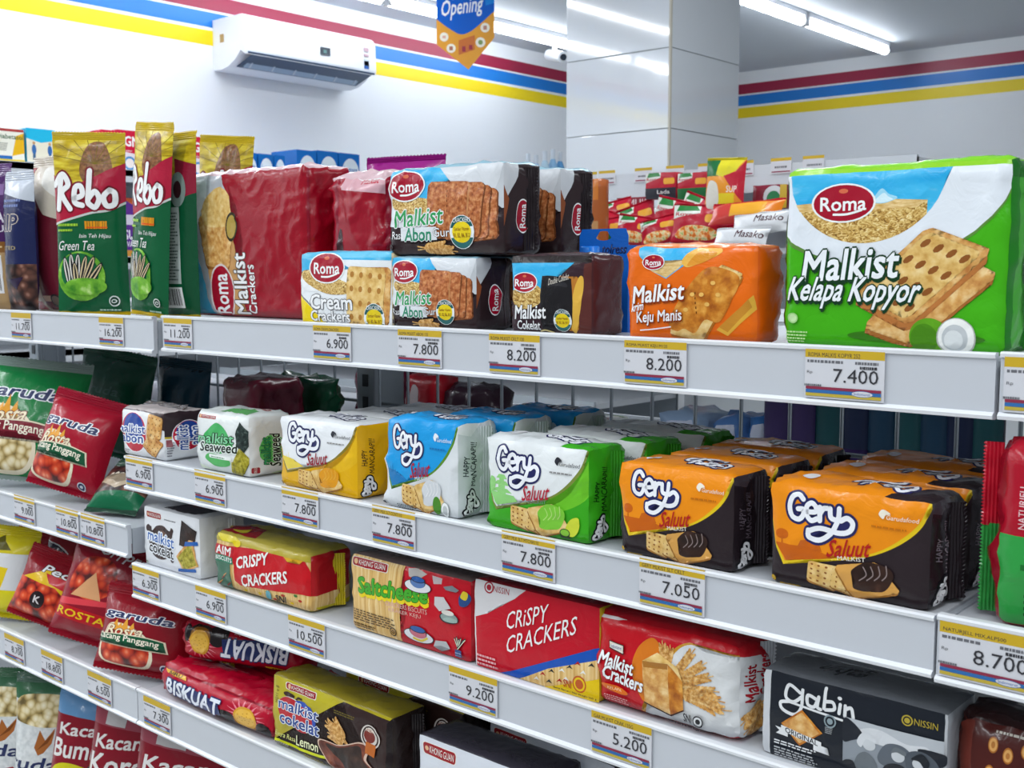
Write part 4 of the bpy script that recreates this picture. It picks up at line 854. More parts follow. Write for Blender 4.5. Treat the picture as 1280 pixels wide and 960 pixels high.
def art_nissin(A):
    A.rect(0, 0, 1, 1, '#c00d24'); A.rect(0, 0, .012, 1, '#e4e4e6'); A.poly([(.0, .56), (.12, .64), (.2, .74), (.35, .88), (.43, 1), (0, 1)], '#d3d1d3')
    A.disc(.13, .935, .04, '#a02030'); A.disc(.13, .935, .03, '#d3d1d3'); A.disc(.13, .935, .02, '#a02030'); A.text('NISSIN', .17, .90, .30, .97, '#a02030', .02)
    A.poly([(.22, .0), (.36, .10), (.96, .56), (1, .58), (1, .40), (.8, .28), (.46, .0)], '#1552b4'); A.poly([(.38, .0), (.62, .22), (1, .46), (1, 0)], 'sticks')
    for i, (x, y, c) in enumerate(((.55, .12, '#b02018'), (.62, .18, '#202424'), (.68, .10, '#b02018'), (.70, .22, '#f0efe8'), (.76, .28, '#2c3030'), (.82, .34, '#b02018'), (.86, .26, '#f0efe8'), (.92, .36, '#2c3030'), (.73, .14, '#f0efe8'), (.6, .06, '#303434'), (.5, .05, '#f0efe8'))): A.poly([(x, y), (x + .025, y + .02), (x + .05, y + .01), (x + .03, y + .05)], c)
    A.poly([(.58, .0), (1, .26), (1, 0)], '#e6c414'); A.disc(.86, .15, .052, '#c05a20'); A.disc(.86, .15, .042, '#e6c414'); A.disc(.86, .15, .03, '#c05a20'); A.text('SNI', .74, .08, .80, .16, '#b03010', .04); A.text('Berat Bersih / Net Weight 250 g', .66, .02, .98, .05, '#2c2410', .01)
    A.text('CRiSPY', .29, .62, .62, .82, '#f2eeee', .02, .12, 0, rise=.20); A.text('CRACKERS', .29, .46, .84, .66, '#f2eeee', .02, .12, 0, rise=.42); A.lines(.02, .04, .24, .18, 3, '#e8b0b4', 6)
def art_nissin_top(A): A.rect(0, 0, 1, 1, '#a80c20')
def art_mcr(A):
    A.rect(0, 0, 1, 1, '#c30e1e'); A.poly([(.02, 1), (.22, 1), (.16, .95), (.03, .94)], '#e6e2e2')
    A.poly(spline([(1.02, .88), (.80, .86), (.68, .90), (.58, .80), (.52, .62), (.50, .4), (.44, .22), (.36, .08), (.33, 0)], 6) + [(1.02, 0)], '#c9922a')
    A.poly(spline([(1.02, .86), (.80, .85), (.69, .885), (.60, .79), (.54, .60), (.52, .4), (.46, .2), (.38, .06), (.36, 0)], 6) + [(1.02, 0)], '#d8dadb')
    A.blob([(.30, .5), (.34, .74), (.44, .86), (.52, .7), (.48, .4), (.4, .2), (.34, .3)], '#d9781c')
    for x, y in ((.50, .86), (.56, .84), (.72, .86), (.80, .76), (.84, .64), (.88, .50), (.86, .36), (.90, .30), (.92, .42), (.95, .34)): A.ear(.55, .42, x, y, wd=.036, n=9)
    A.poly([(.38, .62), (.56, .66), (.57, .14), (.40, .20)], 'cracker'); A.poly([(.38, .62), (.56, .66), (.555, .60), (.39, .56)], '#a8702c'); A.poly([(.56, .66), (.66, .52), (.66, .22), (.57, .14)], 'caramel'); A.poly([(.38, .62), (.48, .74), (.62, .66), (.66, .52), (.56, .66)], 'crackerpale'); A.stroke([(.40, .20), (.57, .13), (.66, .22)], .008, '#3a1c10', False)
    A.poly([(.13, .735), (.24, .72), (.24, .62), (.13, .65)], '#2a2024'); A.poly([(.135, .725), (.235, .71), (.235, .63), (.135, .66)], '#e6d8c8'); A.ell(.185, .68, .045, .03, '#e6e6e6'); A.text('Indomaret', .145, .66, .225, .70, '#2a3a6a', .02)
    A.text('Malkist', .07, .45, .32, .59, WT, .055, .2, 0, '#5a0a10', .075, rise=-.03); A.text('Crackers', .10, .31, .39, .45, WT, .055, .2, 0, '#5a0a10', .075, rise=-.04); A.ell(.18, .24, .10, .035, '#d86a1c', -5); A.text('KELAPA', .13, .225, .23, .255, '#f0d0a0', .01); A.lines(.10, .10, .28, .17, 3, '#e09a9a', 4); A.text('SNI', .66, .12, .71, .2, '#202024', .04); A.disc(.755, .155, .032, '#26262a'); A.disc(.755, .155, .025, '#d8dadb'); A.disc(.755, .155, .014, '#26262a'); A.lines(.55, .02, .78, .09, 3, '#33343a', 8)
def art_mcr_side(A):
    A.rect(0, 0, 1, 1, '#d0d2d4'); A.poly([(0, .86), (1, .8), (1, 1), (0, 1)], '#b80f1e'); A.text('Malkist', .12, .40, .36, .76, '#a01020', .05, .1, 90); A.text('Crackers', .38, .44, .60, .84, '#a01020', .05, .1, 90)
    for x, y in ((.1, .1), (.2, .04), (.3, .02), (.02, .2)): A.ear(.7, .40, x, y, wd=.12)
def art_gabin(A):
    A.rect(0, 0, 1, 1, '#c9ccd0'); A.rect(.05, 0, 1, 1, '#1c212a'); A.rect(.985, 0, 1, 1, '#c2c5ca'); w = '#e4e6e8'
    G = [[(.20, .82), (.13, .88), (.11, .74), (.16, .70), (.21, .78)], [(.215, .86), (.21, .66), (.17, .56), (.10, .58), (.08, .66), (.15, .70)], [(.30, .80), (.25, .82), (.25, .72), (.29, .71), (.31, .80)], [(.315, .83), (.31, .72), (.33, .70)], [(.355, .95), (.35, .72)], [(.355, .80), (.40, .81), (.41, .74), (.36, .71)], [(.445, .81), (.44, .71)], [(.475, .81), (.475, .70)], [(.475, .77), (.51, .80), (.525, .70)]]
    for s in G: A.stroke([(x * .92 + .04, y) for x, y in s], .018, w)
    A.ell(.445, .875, .012, .02, w); A.stroke([(.16, .69), (.54, .635)], .012, w, False)
    A.disc(.80, .83, .028, '#b9a43a'); A.disc(.80, .83, .021, '#1c212a'); A.disc(.80, .83, .014, '#b9a43a'); A.text('NISSIN', .835, .80, .95, .87, '#b9a43a', .02)
    A.poly([(.12, .42), (.23, .22), (.36, .44), (.24, .64)], 'caramel'); A.poly([(.13, .42), (.23, .25), (.345, .43), (.24, .61)], 'cracker')
    A.poly([(.085, .37), (.16, .36), (.16, .28), (.09, .29), (.11, .33)], w); A.poly([(.39, .29), (.31, .30), (.31, .22), (.40, .21), (.37, .25)], w); A.poly([(.12, .40), (.355, .335), (.355, .27), (.12, .335)], w); A.text('ORIGINAL', .145, .305, .335, .365, '#1c212a', .03, 0, 0, rise=-.05)
    A.disc(.40, .60, .034, '#8a9aa0'); A.disc(.40, .60, .026, '#1c212a'); A.disc(.40, .60, .016, '#8a9aa0'); A.lines(.375, .46, .42, .54, 4, '#a0a4a8', 3); A.lines(.08, .17, .37, .23, 2, w, 5); A.lines(.08, .02, .37, .15, 4, '#b9bcc0', 6)
    A.rect(.475, .0, .985, .70, '#8d949c'); A.rect(.475, .56, .985, .70, '#b9bec4'); A.blob([(.56, .60), (.66, .66), (.8, .58), (.9, .60), (.9, .52), (.6, .5)], '#d3d6da'); A.blob([(.475, .68), (.53, .66), (.58, .55), (.52, .46), (.475, .44)], '#23272f'); A.blob([(.86, .56), (.99, .56), (.99, .44), (.92, .42)], '#23272f')
    A.blob([(.66, .36), (.70, .52), (.78, .55), (.84, .46), (.86, .30), (.7, .28)], '#5f666f'); A.blob([(.80, .46), (.88, .54), (.96, .44), (.98, .2), (.84, .2)], '#4f565f'); A.rect(.475, 0, .985, .18, '#9aa1a8'); d, g, lt = '#20242b', '#6b7278', '#c9cdd1'
    A.blob([(.55, .30), (.60, .38), (.65, .30), (.66, .12), (.54, .10)], g); A.ell(.615, .47, .034, .065, lt); A.blob([(.55, .47), (.58, .58), (.64, .56), (.66, .5), (.6, .52), (.575, .42)], '#d3d6da'); A.blob([(.475, .2), (.53, .24), (.56, .12), (.62, .08), (.56, .02), (.475, .02)], d)
    A.blob([(.69, .26), (.74, .34), (.80, .32), (.83, .18), (.78, .10), (.70, .12)], d); A.ell(.765, .43, .033, .065, lt); A.blob([(.73, .45), (.75, .52), (.80, .50), (.80, .45), (.76, .47)], g)
    A.blob([(.82, .28), (.88, .34), (.95, .24), (.97, .06), (.82, .0), (.78, .12)], lt); A.ell(.87, .40, .034, .06, lt); A.blob([(.83, .44), (.88, .52), (.92, .44), (.90, .36), (.87, .43)], d); A.stroke([(.72, .10), (.96, .24)], .02, g, False); A.blob([(.48, .04), (.6, .05), (.66, .02), (.6, 0), (.48, 0)], lt); A.blob([(.66, .06), (.76, .10), (.84, .06), (.8, 0), (.68, 0)], '#b0b5ba')
def art_gabin_top(A): A.rect(0, 0, 1, 1, '#6a6e74'); A.text('gabin', .25, .3, .5, .8, '#2a2c32', .03, .3, 180)
def art_biskuat(A, flip=False):
    q = (lambda p: (1 - p[0], 1 - p[1])) if flip else (lambda p: p)
    class B:                                         # everything turned half round on the upper roll
        def __getattr__(s, n):
            f = getattr(A, n)
            def g(*a, **k):
                a = list(a)
                if n in ('poly', 'blob', 'stroke'): a[0] = [q(p) for p in a[0]]
                elif n in ('ell', 'disc'): a[0], a[1] = q((a[0], a[1]))
                elif n in ('text', 'rect', 'rr', 'lines'):
                    i = 1 if n == 'text' else 0
                    if flip: a[i], a[i + 1], a[i + 2], a[i + 3] = 1 - a[i + 2], 1 - a[i + 3], 1 - a[i], 1 - a[i + 1]
                    if n == 'text' and flip:
                        if len(a) > 8: a[8] += 180
                        else: k['rot'] = k.get('rot', 0) + 180
                return f(*a, **k)
            return g
    b = B(); b.rect(0, 0, 1, 1, '#b3082a'); b.rect(0, .9, 1, 1, '#8c0622')
    for i in range(18):
        t = R(20 * i); b.poly([(.80 + .09 * math.cos(t - .1), .50 + .22 * math.sin(t - .1)), (.80 + .15 * math.cos(t), .50 + .42 * math.sin(t)), (.80 + .09 * math.cos(t + .1), .50 + .22 * math.sin(t + .1))], '#e87a8a')
    b.ell(.65, .22, .085, .27, '#1c1214'); b.ell(.80, .28, .095, .30, '#2a1a14'); b.ell(.80, .36, .09, .26, '#8a5a1c'); b.ell(.80, .46, .088, .28, '#d9a02c'); b.ell(.80, .47, .075, .22, '#e6b548'); b.ell(.93, .25, .05, .24, '#1c1214')
    for i in range(14): b.ell(.80 + .012 * math.sqrt(i) * 1.5 * math.cos(2.4 * i), .47 + .045 * math.sqrt(i) * math.sin(2.4 * i), .005, .011, '#c08a2a')
    b.poly([(.06, .90), (.26, .88), (.28, .78), (.09, .80)], '#e0a81c'); b.text('BARU', .11, .80, .23, .88, '#3a2a10', .05, .2)
    b.poly([(.09, .36), (.12, .72), (.59, .64), (.61, .30), (.22, .2)], '#1c2a62'); b.text('BISKUAT', .10, .28, .60, .68, '#e4e8f2', .06, .25, 0, '#1c2a62', .12); b.text('Sandwich Chocolate', .22, .14, .52, .21, '#e8c8cc', .02, .1)
def art_biskuat_up(A): art_biskuat(A, True)
def art_lemon(A):
    A.rect(0, 0, 1, 1, 'goldfoil'); A.poly([(.62, .98), (.70, .78), (.80, .5), (.78, .28), (.5, .10), (0, .06), (0, 0), (1, 0), (1, .95)], '#33211f'); A.stroke([(.0, .10), (.3, .10), (.5, .15), (.62, .24)], .016, '#d9e01c'); A.poly([(.95, 0), (1, 0), (1, 1), (.96, .9)], '#1c1214')
    kg(A, .14, .87, .40, .955); A.lines(.56, .80, .74, .86, 2, '#6a5a14', 3)
    A.text('20211 e 8', .045, .62, .075, .86, '#5a4a1c', .01, 0, 90)
    A.ell(.17, .80, .05, .035, '#38231f'); A.stroke([(.23, .76), (.25, .80), (.28, .80)], .012, '#38231f'); A.ell(.19, .58, .12, .20, '#d8d4d0'); A.ell(.29, .58, .12, .20, '#2b4fae'); A.ell(.18, .58, .11, .19, '#b8202c'); A.ell(.28, .53, .10, .18, '#b8202c'); A.rect(.1, .58, .36, .62, '#b8202c')
    b = '#1f3f8a'; A.text('malkist', .08, .585, .43, .73, b, .03, .12, 0, '#eef2f8', .09, rise=.02); A.text('cokelat', .09, .39, .44, .55, b, .045, .1, 0, '#eef2f8', .10, rise=.02); A.text('Extra Rasa', .04, .17, .22, .24, '#e6e88a', .02, .2); A.text('Lemon', .23, .16, .43, .30, '#eef0c0', .03, .25, 4); A.lines(.02, .04, .16, .10, 2, '#c9c4b0', 4); A.lines(.28, .0, .5, .07, 2, '#c9b41c', 6)
    for x, y in ((.56, .72), (.5, .66), (.52, .52)): A.ear(.68, .46, x, y, wd=.04)
    A.blob([(.44, .38), (.62, .42), (.78, .56), (.84, .50), (.82, .34), (.90, .22), (.84, .10), (.66, .02), (.56, .0), (.48, .16)], '#d8b8a4'); A.blob([(.45, .37), (.62, .405), (.775, .54), (.825, .49), (.80, .34), (.885, .22), (.83, .11), (.66, .03), (.57, .015), (.49, .16)], 'chocored'); A.blob([(.5, .36), (.62, .38), (.77, .5), (.79, .34), (.85, .22), (.8, .14), (.68, .06), (.62, .2)], 'choco')
    A.ell(.85, .67, .07, .15, '#d8d0c8'); A.ell(.85, .67, .06, .135, '#38231f'); A.ell(.85, .67, .05, .115, '#d8d0c8'); A.ell(.845, .68, .042, .09, '#7a2a20'); A.text('NEW', .82, .73, .88, .77, '#f0e0d0', .03); A.poly([(.81, .44), (.88, .42), (.89, .58), (.82, .60)], '#c0641c'); A.disc(.68, .0, .03, '#7ab0a8')
def art_foot(A):
    A.rect(0, 0, 1, 1, '#d6dae2'); kg(A, .05, .78, .33, .93)
    c = .42, .66; A.disc(*c, .062, '#1c1e24'); A.disc(*c, .055, '#dfe2e6'); a = A.W / A.H
    for i in range(6):
        t = R(72 * i + 18); x, y = (c[0] + .036 * math.cos(t), c[1] + .036 * a * math.sin(t)) if i < 5 else c; A.ell(x, y, .014 if i < 5 else .018, (.014 if i < 5 else .018) * a, '#1c1e24', 0, 6)
    A.stroke([(.25, .56), (.35, .60)], .006, '#26282e', False); A.stroke([(.22, .66), (.34, .67)], .006, '#26282e', False); A.lines(.50, .62, .74, .76, 2, '#3a3c44', 3, .5)
    A.ell(.66, .30, .16, .18, '#1c1e24'); A.ell(.66, .30, .15, .16, '#eceef2'); A.ell(.78, .40, .10, .17, '#1c1e24'); A.ell(.78, .40, .092, .155, '#eceef2'); A.ell(.78, .39, .08, .13, '#a81c28'); A.ell(.64, .26, .13, .12, '#a81c28'); A.text('malkist', .36, .06, .80, .36, '#1c1e24', .05, .1, 0, '#eceef2', .1)
    A.poly([(.8, .55), (1, .7), (1, .4), (.92, .35)], '#3a3036')
PK = 'biscuit pack'
# ------ top shelf
def place(name, label, xl, xr, yt, shelf, d, cols, dy=.0125, yaw=0, base=0., cat=PK, w=None, hmin=None, **k):
    loc, w, h = fit(xl, xr, yt, shelf, dy, yaw, base, w)
    return box_pack(name, label, cat, loc, (w, d, h), cols, yaw=yaw, **k), loc, w, h
BR = {'front': '#2f2124', 'top': '#8fb8c8', 'right': '#2f2124', 'back': '#2f2124'}
kel, l_, w_, h_ = place('biscuit_pack', 'large green cracker pack with coconut picture at the right end of the top shelf', 977, 1256, 213, S1, .06, {'front': '#43b012', 'right': '#1d7a1c', 'top': '#7fcc22', 'left': '#1f6a18'}, dy=.016, front=art_kelapa, right=art_kelapa_side, r=.007, wr=.0007, bulge=.003, seed=1, seals=[('left', '#1f6a18'), ('right', '#1d6a1c')])
place('biscuit_pack', 'orange cheese cracker pack beside the large green pack', 782, 945, 309, S1, .04, {'front': '#e86a0c', 'top': '#e27a2a', 'right': '#d85a08'}, dy=.014, front=art_keju, r=.006, wr=.001, bulge=.005, seed=2)
cok, lc, wc, hc = place('biscuit_pack', 'dark chocolate cracker pack left of the orange cheese pack', 639, 739, 319, S1, .05, {'front': '#37222a', 'top': '#3a2a2e', 'right': '#4a2428'}, dy=.018, front=art_cokelat, r=.005, seed=3)
abl, la, wa, ha = place('biscuit_pack', 'brown and white abon cracker pack standing on the top shelf under the raised one', 491, 596, 322, S1, .052, BR, dy=.018, front=art_abon, right=art_abon_side, r=.005, seed=4)
abt, lt, wt, ht = place('biscuit_pack', 'raised brown and white abon cracker pack lying on the lower packs, left of two', 489, 630, 213, S1, .055, BR, dy=.02, base=ha + .002, front=art_abon, right=art_abon_side, r=.006, seed=5, wr=.001, seals=[('right', '#231a1e')])
lr, wr_, hr_ = fit(None, 700, 222, S1, .105, 0, ha + .002, wt)
dup(abt, lr, 'raised brown and white abon cracker pack, rear right one of two')
dup(abl, (lr.x + .01, lr.y - .003, la.z), 'abon cracker pack in the second row, hidden below the rear raised pack')
place('biscuit_pack', 'white and yellow cream cracker pack in front of the red packs', 378, 491, 316, S1, .05, {'front': '#e9edf0', 'top': '#5cc0e4', 'left': '#e8d000', 'right': '#d8c8a0'}, dy=.016, front=art_cream, r=.004, wr=.0005, bulge=.002, seed=6)
place('biscuit_pack', 'tall red cracker pack standing on end, printed face at its left', 238, 390, 219, S1, .07, {'front': '#98061f', 'top': '#d8b8be', 'left': '#d8dade'}, dy=.075, front=art_redpack, r=.012, wr=.0012, bulge=.006, seed=7, step=.005)
place('biscuit_pack', 'crumpled tall red cracker pack behind the cream cracker pack', 413, 484, 221, S1, .06, {'front': '#9c0822', 'top': '#d8b8be', 'right': '#8c0826'}, dy=.085, front=art_redplain, r=.016, wr=.0026, bulge=.006, seed=8, step=.0045)
# blue hang-tab box behind the dark chocolate pack
loc, w, h = fit(724, 784, 287, S1, .10); tb = empty('hang_tab_box', loc, label='blue carton with a hang hole standing behind the dark chocolate pack', cat='box')
bm = bmesh.new(); bx(bm, 0, .0, 0, w, .02, h * .84); link('carton', bm, '#1560c0', tb)
cols_ = {'#1560c0': 0}; bm = bmesh.new(); uvl = bm.loops.layers.uv.new('UVMap')
hx, hz = w * .5, h * .915; out = [(0, 0), (w, 0), (w, h * .93), (w * .95, h), (w * .05, h), (0, h * .93)]
ring = [(hx + .009 * math.cos(R(30 * i)) * (1.0), hz + .0028 * math.sin(R(30 * i)) + (.0035 if i in (2, 3, 4) else 0)) for i in range(12)]
es = []
for P_ in (out, ring):
    vs = [bm.verts.new((x, -.0006, z)) for x, z in P_]; es += [bm.edges.new((vs[i], vs[(i + 1) % len(vs)])) for i in range(len(vs))]
bmesh.ops.triangle_fill(bm, use_beauty=True, use_dissolve=False, edges=es)
art_bmesh(bm, [(A2, lambda u, v: (u, 0, v), (1, 1), lambda p, off: Vector((p[0], -.0008 - off, p[2]))) for A2 in [Art(w, h * .87)] if [A2.rr(.03, .6, .42, .96, .04, '#1a78dc'), A2.text('tolress', .48, .875, .97, .975, '#10245a', .03, .2)]], cols_, uvl)
o = link('hang_tab', bm, list(cols_), tb); o.modifiers.new('thick', 'SOLIDIFY').thickness = .0005
# magenta bag behind the raised pack
p = onY(518, 230, 1.0); bag('snack_bag', 'plain magenta bag standing at the back of the top shelf', 'bag', (p.x + .0, .985, S1.s + .002), (.115, .035, onY(518, 191, 1.0).z - S1.s - .014), '#9c1f84', yaw=14, seed=3, sealm='#8c1a78', sealw=.008)

# ------ second shelf, saluut family
GO = dict(low='#2b2125', up='#ee8e10', rim='#e3c21c', scene=('bridge', '#c8600c'), sal='#b01c1c', txt='#f2ece4', bird='#f2ead8', ck='#d9a050', cream='choco', creamlt='#8a7a78', code2='#c9a01c', code='#c2700c')
GY = dict(low='#e6b00a', up='#e9ecef', rim='#8a7a2a', scene=('town', '#e8d04a'), sal='#9a1a2c', txt='#a05058', bird='#2a2c34', ck='crackerpale', cream='#e39a14', creamlt='#f0b83c', code2='#8a6a10', glow='#eab91c')
GB = dict(low='#dde1e4', up='#1b9ade', rim='#5a8a2a', scene=('town', '#1878b8'), sal='#a81c34', txt='#e8eef4', bird='#e8f0f6', ck='crackerpale', cream='#d6dade', creamlt='#f4f5f6', code2='#3a4048', extra='coco', code='#1878b8')
GG = dict(low='#3aa81c', up='#e6eaeb', rim='#7a8a3a', scene=('pagoda', '#8fcf7a'), sal='#b01c34', txt='#7a7a80', bird='#2a2c34', ck='crackerpale', cream='#7cc83a', creamlt='#b6e27a', code2='#2a6a14', extra='matcha', glow='#6cc428')
def sal(label, xl, xr, yt, pal, cols, top, side, dy=.0115, seed=0, d=.055, seals=(), wr=.0008, **k):
    return place('biscuit_pack', label, xl, xr, yt, S2, d, cols, dy=dy, front=saluut(pal), top=top, right=side, r=.006, bulge=.003, seed=seed, seals=seals, wr=wr, **k)
gy, lgy, wgy, hgy = sal('yellow and white cracker pack beside the seaweed pack', 349, 445, 519, GY, {'front': '#e6b00a', 'top': '#dfe2e4', 'right': '#e0a808'}, saluut_top('#dfe2e4'), saluut_side('#e3ab08', '#3a2c10'), seed=11)
gb, lgb, wgb, hgb = sal('sky blue and white coconut cracker pack, front row', 481, 572, 520, GB, {'front': '#dde1e4', 'top': '#1b9ade', 'right': '#c9cfd2'}, saluut_top('#1b9ade'), saluut_side('#cfd4d7', '#3a4048', '#e8eaec'), seed=12, wr=.0012, seals=[('right', '#c3c9cc')])
gg, lgg, wgg, hgg = sal('white and green matcha cracker pack, front row', 608, 737, 546, GG, {'front': '#3aa81c', 'top': '#dfe3e4', 'right': '#2f9a18'}, saluut_top('#dfe3e4', '#3aa81c'), saluut_side('#38a41c', '#123a10'), seed=13, seals=[('right', '#2f8a18')], wr=.0011)
go, lgo, wgo, hgo = sal('orange and black cracker pack beside the green one, front row', 776, 921, 576, GO, {'front': '#2b2125', 'top': '#e88a12', 'right': '#231b20', 'left': '#231b20'}, saluut_top('#e88a12'), saluut_side('#231b20', '#5a5058', '#3a3238'), seed=14, seals=[('right', '#231b20'), ('left', '#231b20')])
go2, lgo2, wgo2, hgo2 = sal('rightmost orange and black cracker pack of the front row', 966, 1172, 602, GO, {'front': '#2b2125', 'top': '#e88a12', 'right': '#231b20', 'left': '#231b20'}, saluut_top('#e88a12', '#2b2125'), saluut_side('#231b20', '#7a7078', '#3a3238'), seed=15, wr=.0013, d=.06, seals=[('right', '#231b20'), ('left', '#231b20')])
for root, l, dx, ys, nm in ((gy, lgy, .018, (.066, .13), 'yellow and white cracker pack'), (gb, lgb, .022, (.066, .13), 'sky blue cracker pack'), (gg, lgg, .018, (.07, .135), 'white and green cracker pack'), (go, lgo, .003, (.07, .135), 'orange and black cracker pack'), (go2, lgo2, .004, (.072, .14), 'orange and black cracker pack')):
    for i, y in enumerate(ys):
        lb = nm + (' in the second row, behind the ' if i == 0 else ' in the rearmost row, behind the ') + {gy: 'front one', gb: 'front one', gg: 'front one', go: 'left front one', go2: 'right front one'}[root]
        dup(root, (l.x + dx * (i + 1) * .8, l.y + y, l.z), lb, (-2, 3)[i])
place('biscuit_pack', 'white seaweed cracker pack with green print between abon and yellow packs', 244, 309, 512, S2, .062, {'front': '#e3e7e6', 'top': '#d9dedc', 'right': '#d9dbda'}, front=art_seaweed_mid, right=art_seaweed_side, top=lambda A: (A.poly([(.3, .2), (.9, .1), (.8, .5), (.4, .6)], '#58a45a'), kg(A, .55, .65, .8, .8)), r=.008, wr=.001, bulge=.003, seed=21, step=.0055)
place('biscuit_pack', 'white abon cracker pack with blue and red oval at the left end of its shelf', 150, 203, 508, S2, .06, {'front': '#e6e8ea', 'top': '#bdb2b0', 'right': '#33262a'}, front=art_kgabon, right=art_kgabon_side, r=.007, wr=.001, bulge=.003, seed=22, step=.0055, seals=[('top', '#2c2024')])
# maroon and green packs lying deeper on the second shelf
def lying(name, label, xl, xr, yt, shelf, Y, d, c, art=None, seed=0, cat=PK, r=.012, wr=.0016, base=0, **k):
    loc, w, h = fit(xl, xr, yt, shelf, Y - shelf.Y, base=base); return box_pack(name, label, cat, loc, (w, d, h), {'front': c}, front=art, r=r, wr=wr, seed=seed, step=.008, bulge=.006, **k)
lying('biscuit_pack', 'dark maroon pack behind the seaweed pack at the back of the shelf', 276, 322, 472, S2, .93, .08, '#5a1226', lambda A: A.rr(.6, .1, .9, .3, .03, '#7a3a40'), 31)
lying('snack_bag', 'dark green bag lying behind the maroon pack under the top shelf', 338, 397, 470, S2, 1.045, .05, '#0e4a30', None, 32, 'bag', .025, .004)

# ------ third shelf
place('biscuit_pack', 'white cracker pack with chocolate splash at the left end of its shelf', 174, 244, 630, S3, .065, {'front': '#e4e6ea', 'top': '#d4d6da', 'right': '#dfe1e6'}, front=art_kgcoklat, right=art_kgcoklat_side, top=art_kgcoklat_top, r=.004, wr=.0005, bulge=.002, seed=41, step=.0055, seals=[('rightflat', '#d6d8dc')])
place('biscuit_pack', 'red and yellow crispy crackers pack in clear wrap', 264, 384, 662, S3, .06, {'front': '#b9a83a', 'top': '#b5a640', 'right': '#b0131c'}, front=art_aim, right=art_aim_side, top=lambda A: (A.poly([(.0, .1), (.4, .1), (.3, .6), (.05, .7)], '#a01420'), A.poly([(.1, .2), (.25, .2), (.2, .45)], '#e0cf2a')), r=.008, wr=.0012, seed=42, seals=[('right', '#c9b41c')])
place('biscuit_pack', 'cheese cracker pack, cracker sticks at left and red panel at right', 436, 588, 689, S3, .05, {'front': '#8a7a68', 'top': '#6a5a58', 'right': '#a80c1e', 'left': '#c9b890'}, front=art_salt, r=.005, wr=.0008, seed=43, seals=[('left', 'silver')])
place('biscuit_pack', 'red and white crispy crackers box with blue diagonal stripe and yellow corner', 592, 752, 722, S3, .055, {'front': '#c00d24', 'top': '#8a0a1c', 'left': '#d8d8da', 'right': '#c8a818'}, front=art_nissin, r=.003, wr=.0003, bulge=.0015, seed=44)
place('biscuit_pack', 'red wheat cracker pack with wheat picture and silver crimped end', 746, 934, 762, S3, .055, {'front': '#c30e1e', 'top': '#a80d1c', 'right': '#d0d2d4'}, front=art_mcr, right=art_mcr_side, r=.012, wr=.0016, bulge=.006, seed=45, step=.0055, seals=[('right', 'silver')], dy=.014)
place('biscuit_pack', 'black and white cracker pack printed with a cracker and campers', 962, 1203, 836, S3, .055, {'front': '#1c212a', 'top': '#6a6e74', 'left': '#c9ccd0', 'right': '#9a9ea4'}, front=art_gabin, top=art_gabin_top, r=.004, wr=.0005, bulge=.002, seed=46, dy=.016)

# ------ fourth shelf
bk, lb, wb, hb = place('biscuit_roll', 'red biscuit roll pack lying lowest beside the lemon pack', 189, 333, 823, S4, .055, {'front': '#b3082a'}, front=art_biskuat, r=.02, wr=.0016, bulge=.008, seed=51, dy=.012, step=.005)
place('biscuit_roll', 'red biscuit roll pack lying upside down on top of the lower roll', 214, 372, 771, S4, .055, {'front': '#a80828'}, front=art_biskuat_up, r=.022, wr=.0016, bulge=.008, seed=52, dy=.02, yaw=19, base=hb + .0085, step=.005)
dup(bk, (lb.x + .004, lb.y + .068, lb.z), 'red biscuit roll pack in the second row, under the upside-down one')
lm, ll, wl, hl = place('biscuit_pack', 'gold and brown lemon chocolate cracker pack, front one', 332, 486, 838, S4, .05, {'front': 'goldfoil', 'top': '#8a7c1c', 'right': '#241816', 'left': '#241816'}, front=art_lemon, r=.006, wr=.001, seed=53, dy=.012, seals=[('left', '#1c1616'), ('right', '#1c1416')])
dup(lm, (ll.x + .045, ll.y + .068, ll.z), 'gold and brown lemon chocolate cracker pack, rear one in the shade', -2)
ft, lf, wf, hf = place('biscuit_pack', 'white cracker pack with a football print at the bottom picture edge', 519, 682, 915, S4, .055, {'front': '#d6dae2', 'top': '#33303a', 'right': '#2a262c'}, front=art_foot, r=.004, wr=.0006, seed=54, dy=.012)
dup(ft, (lf.x + .03, lf.y + .072, lf.z), 'white football print cracker pack behind the front one in the shade', -2)
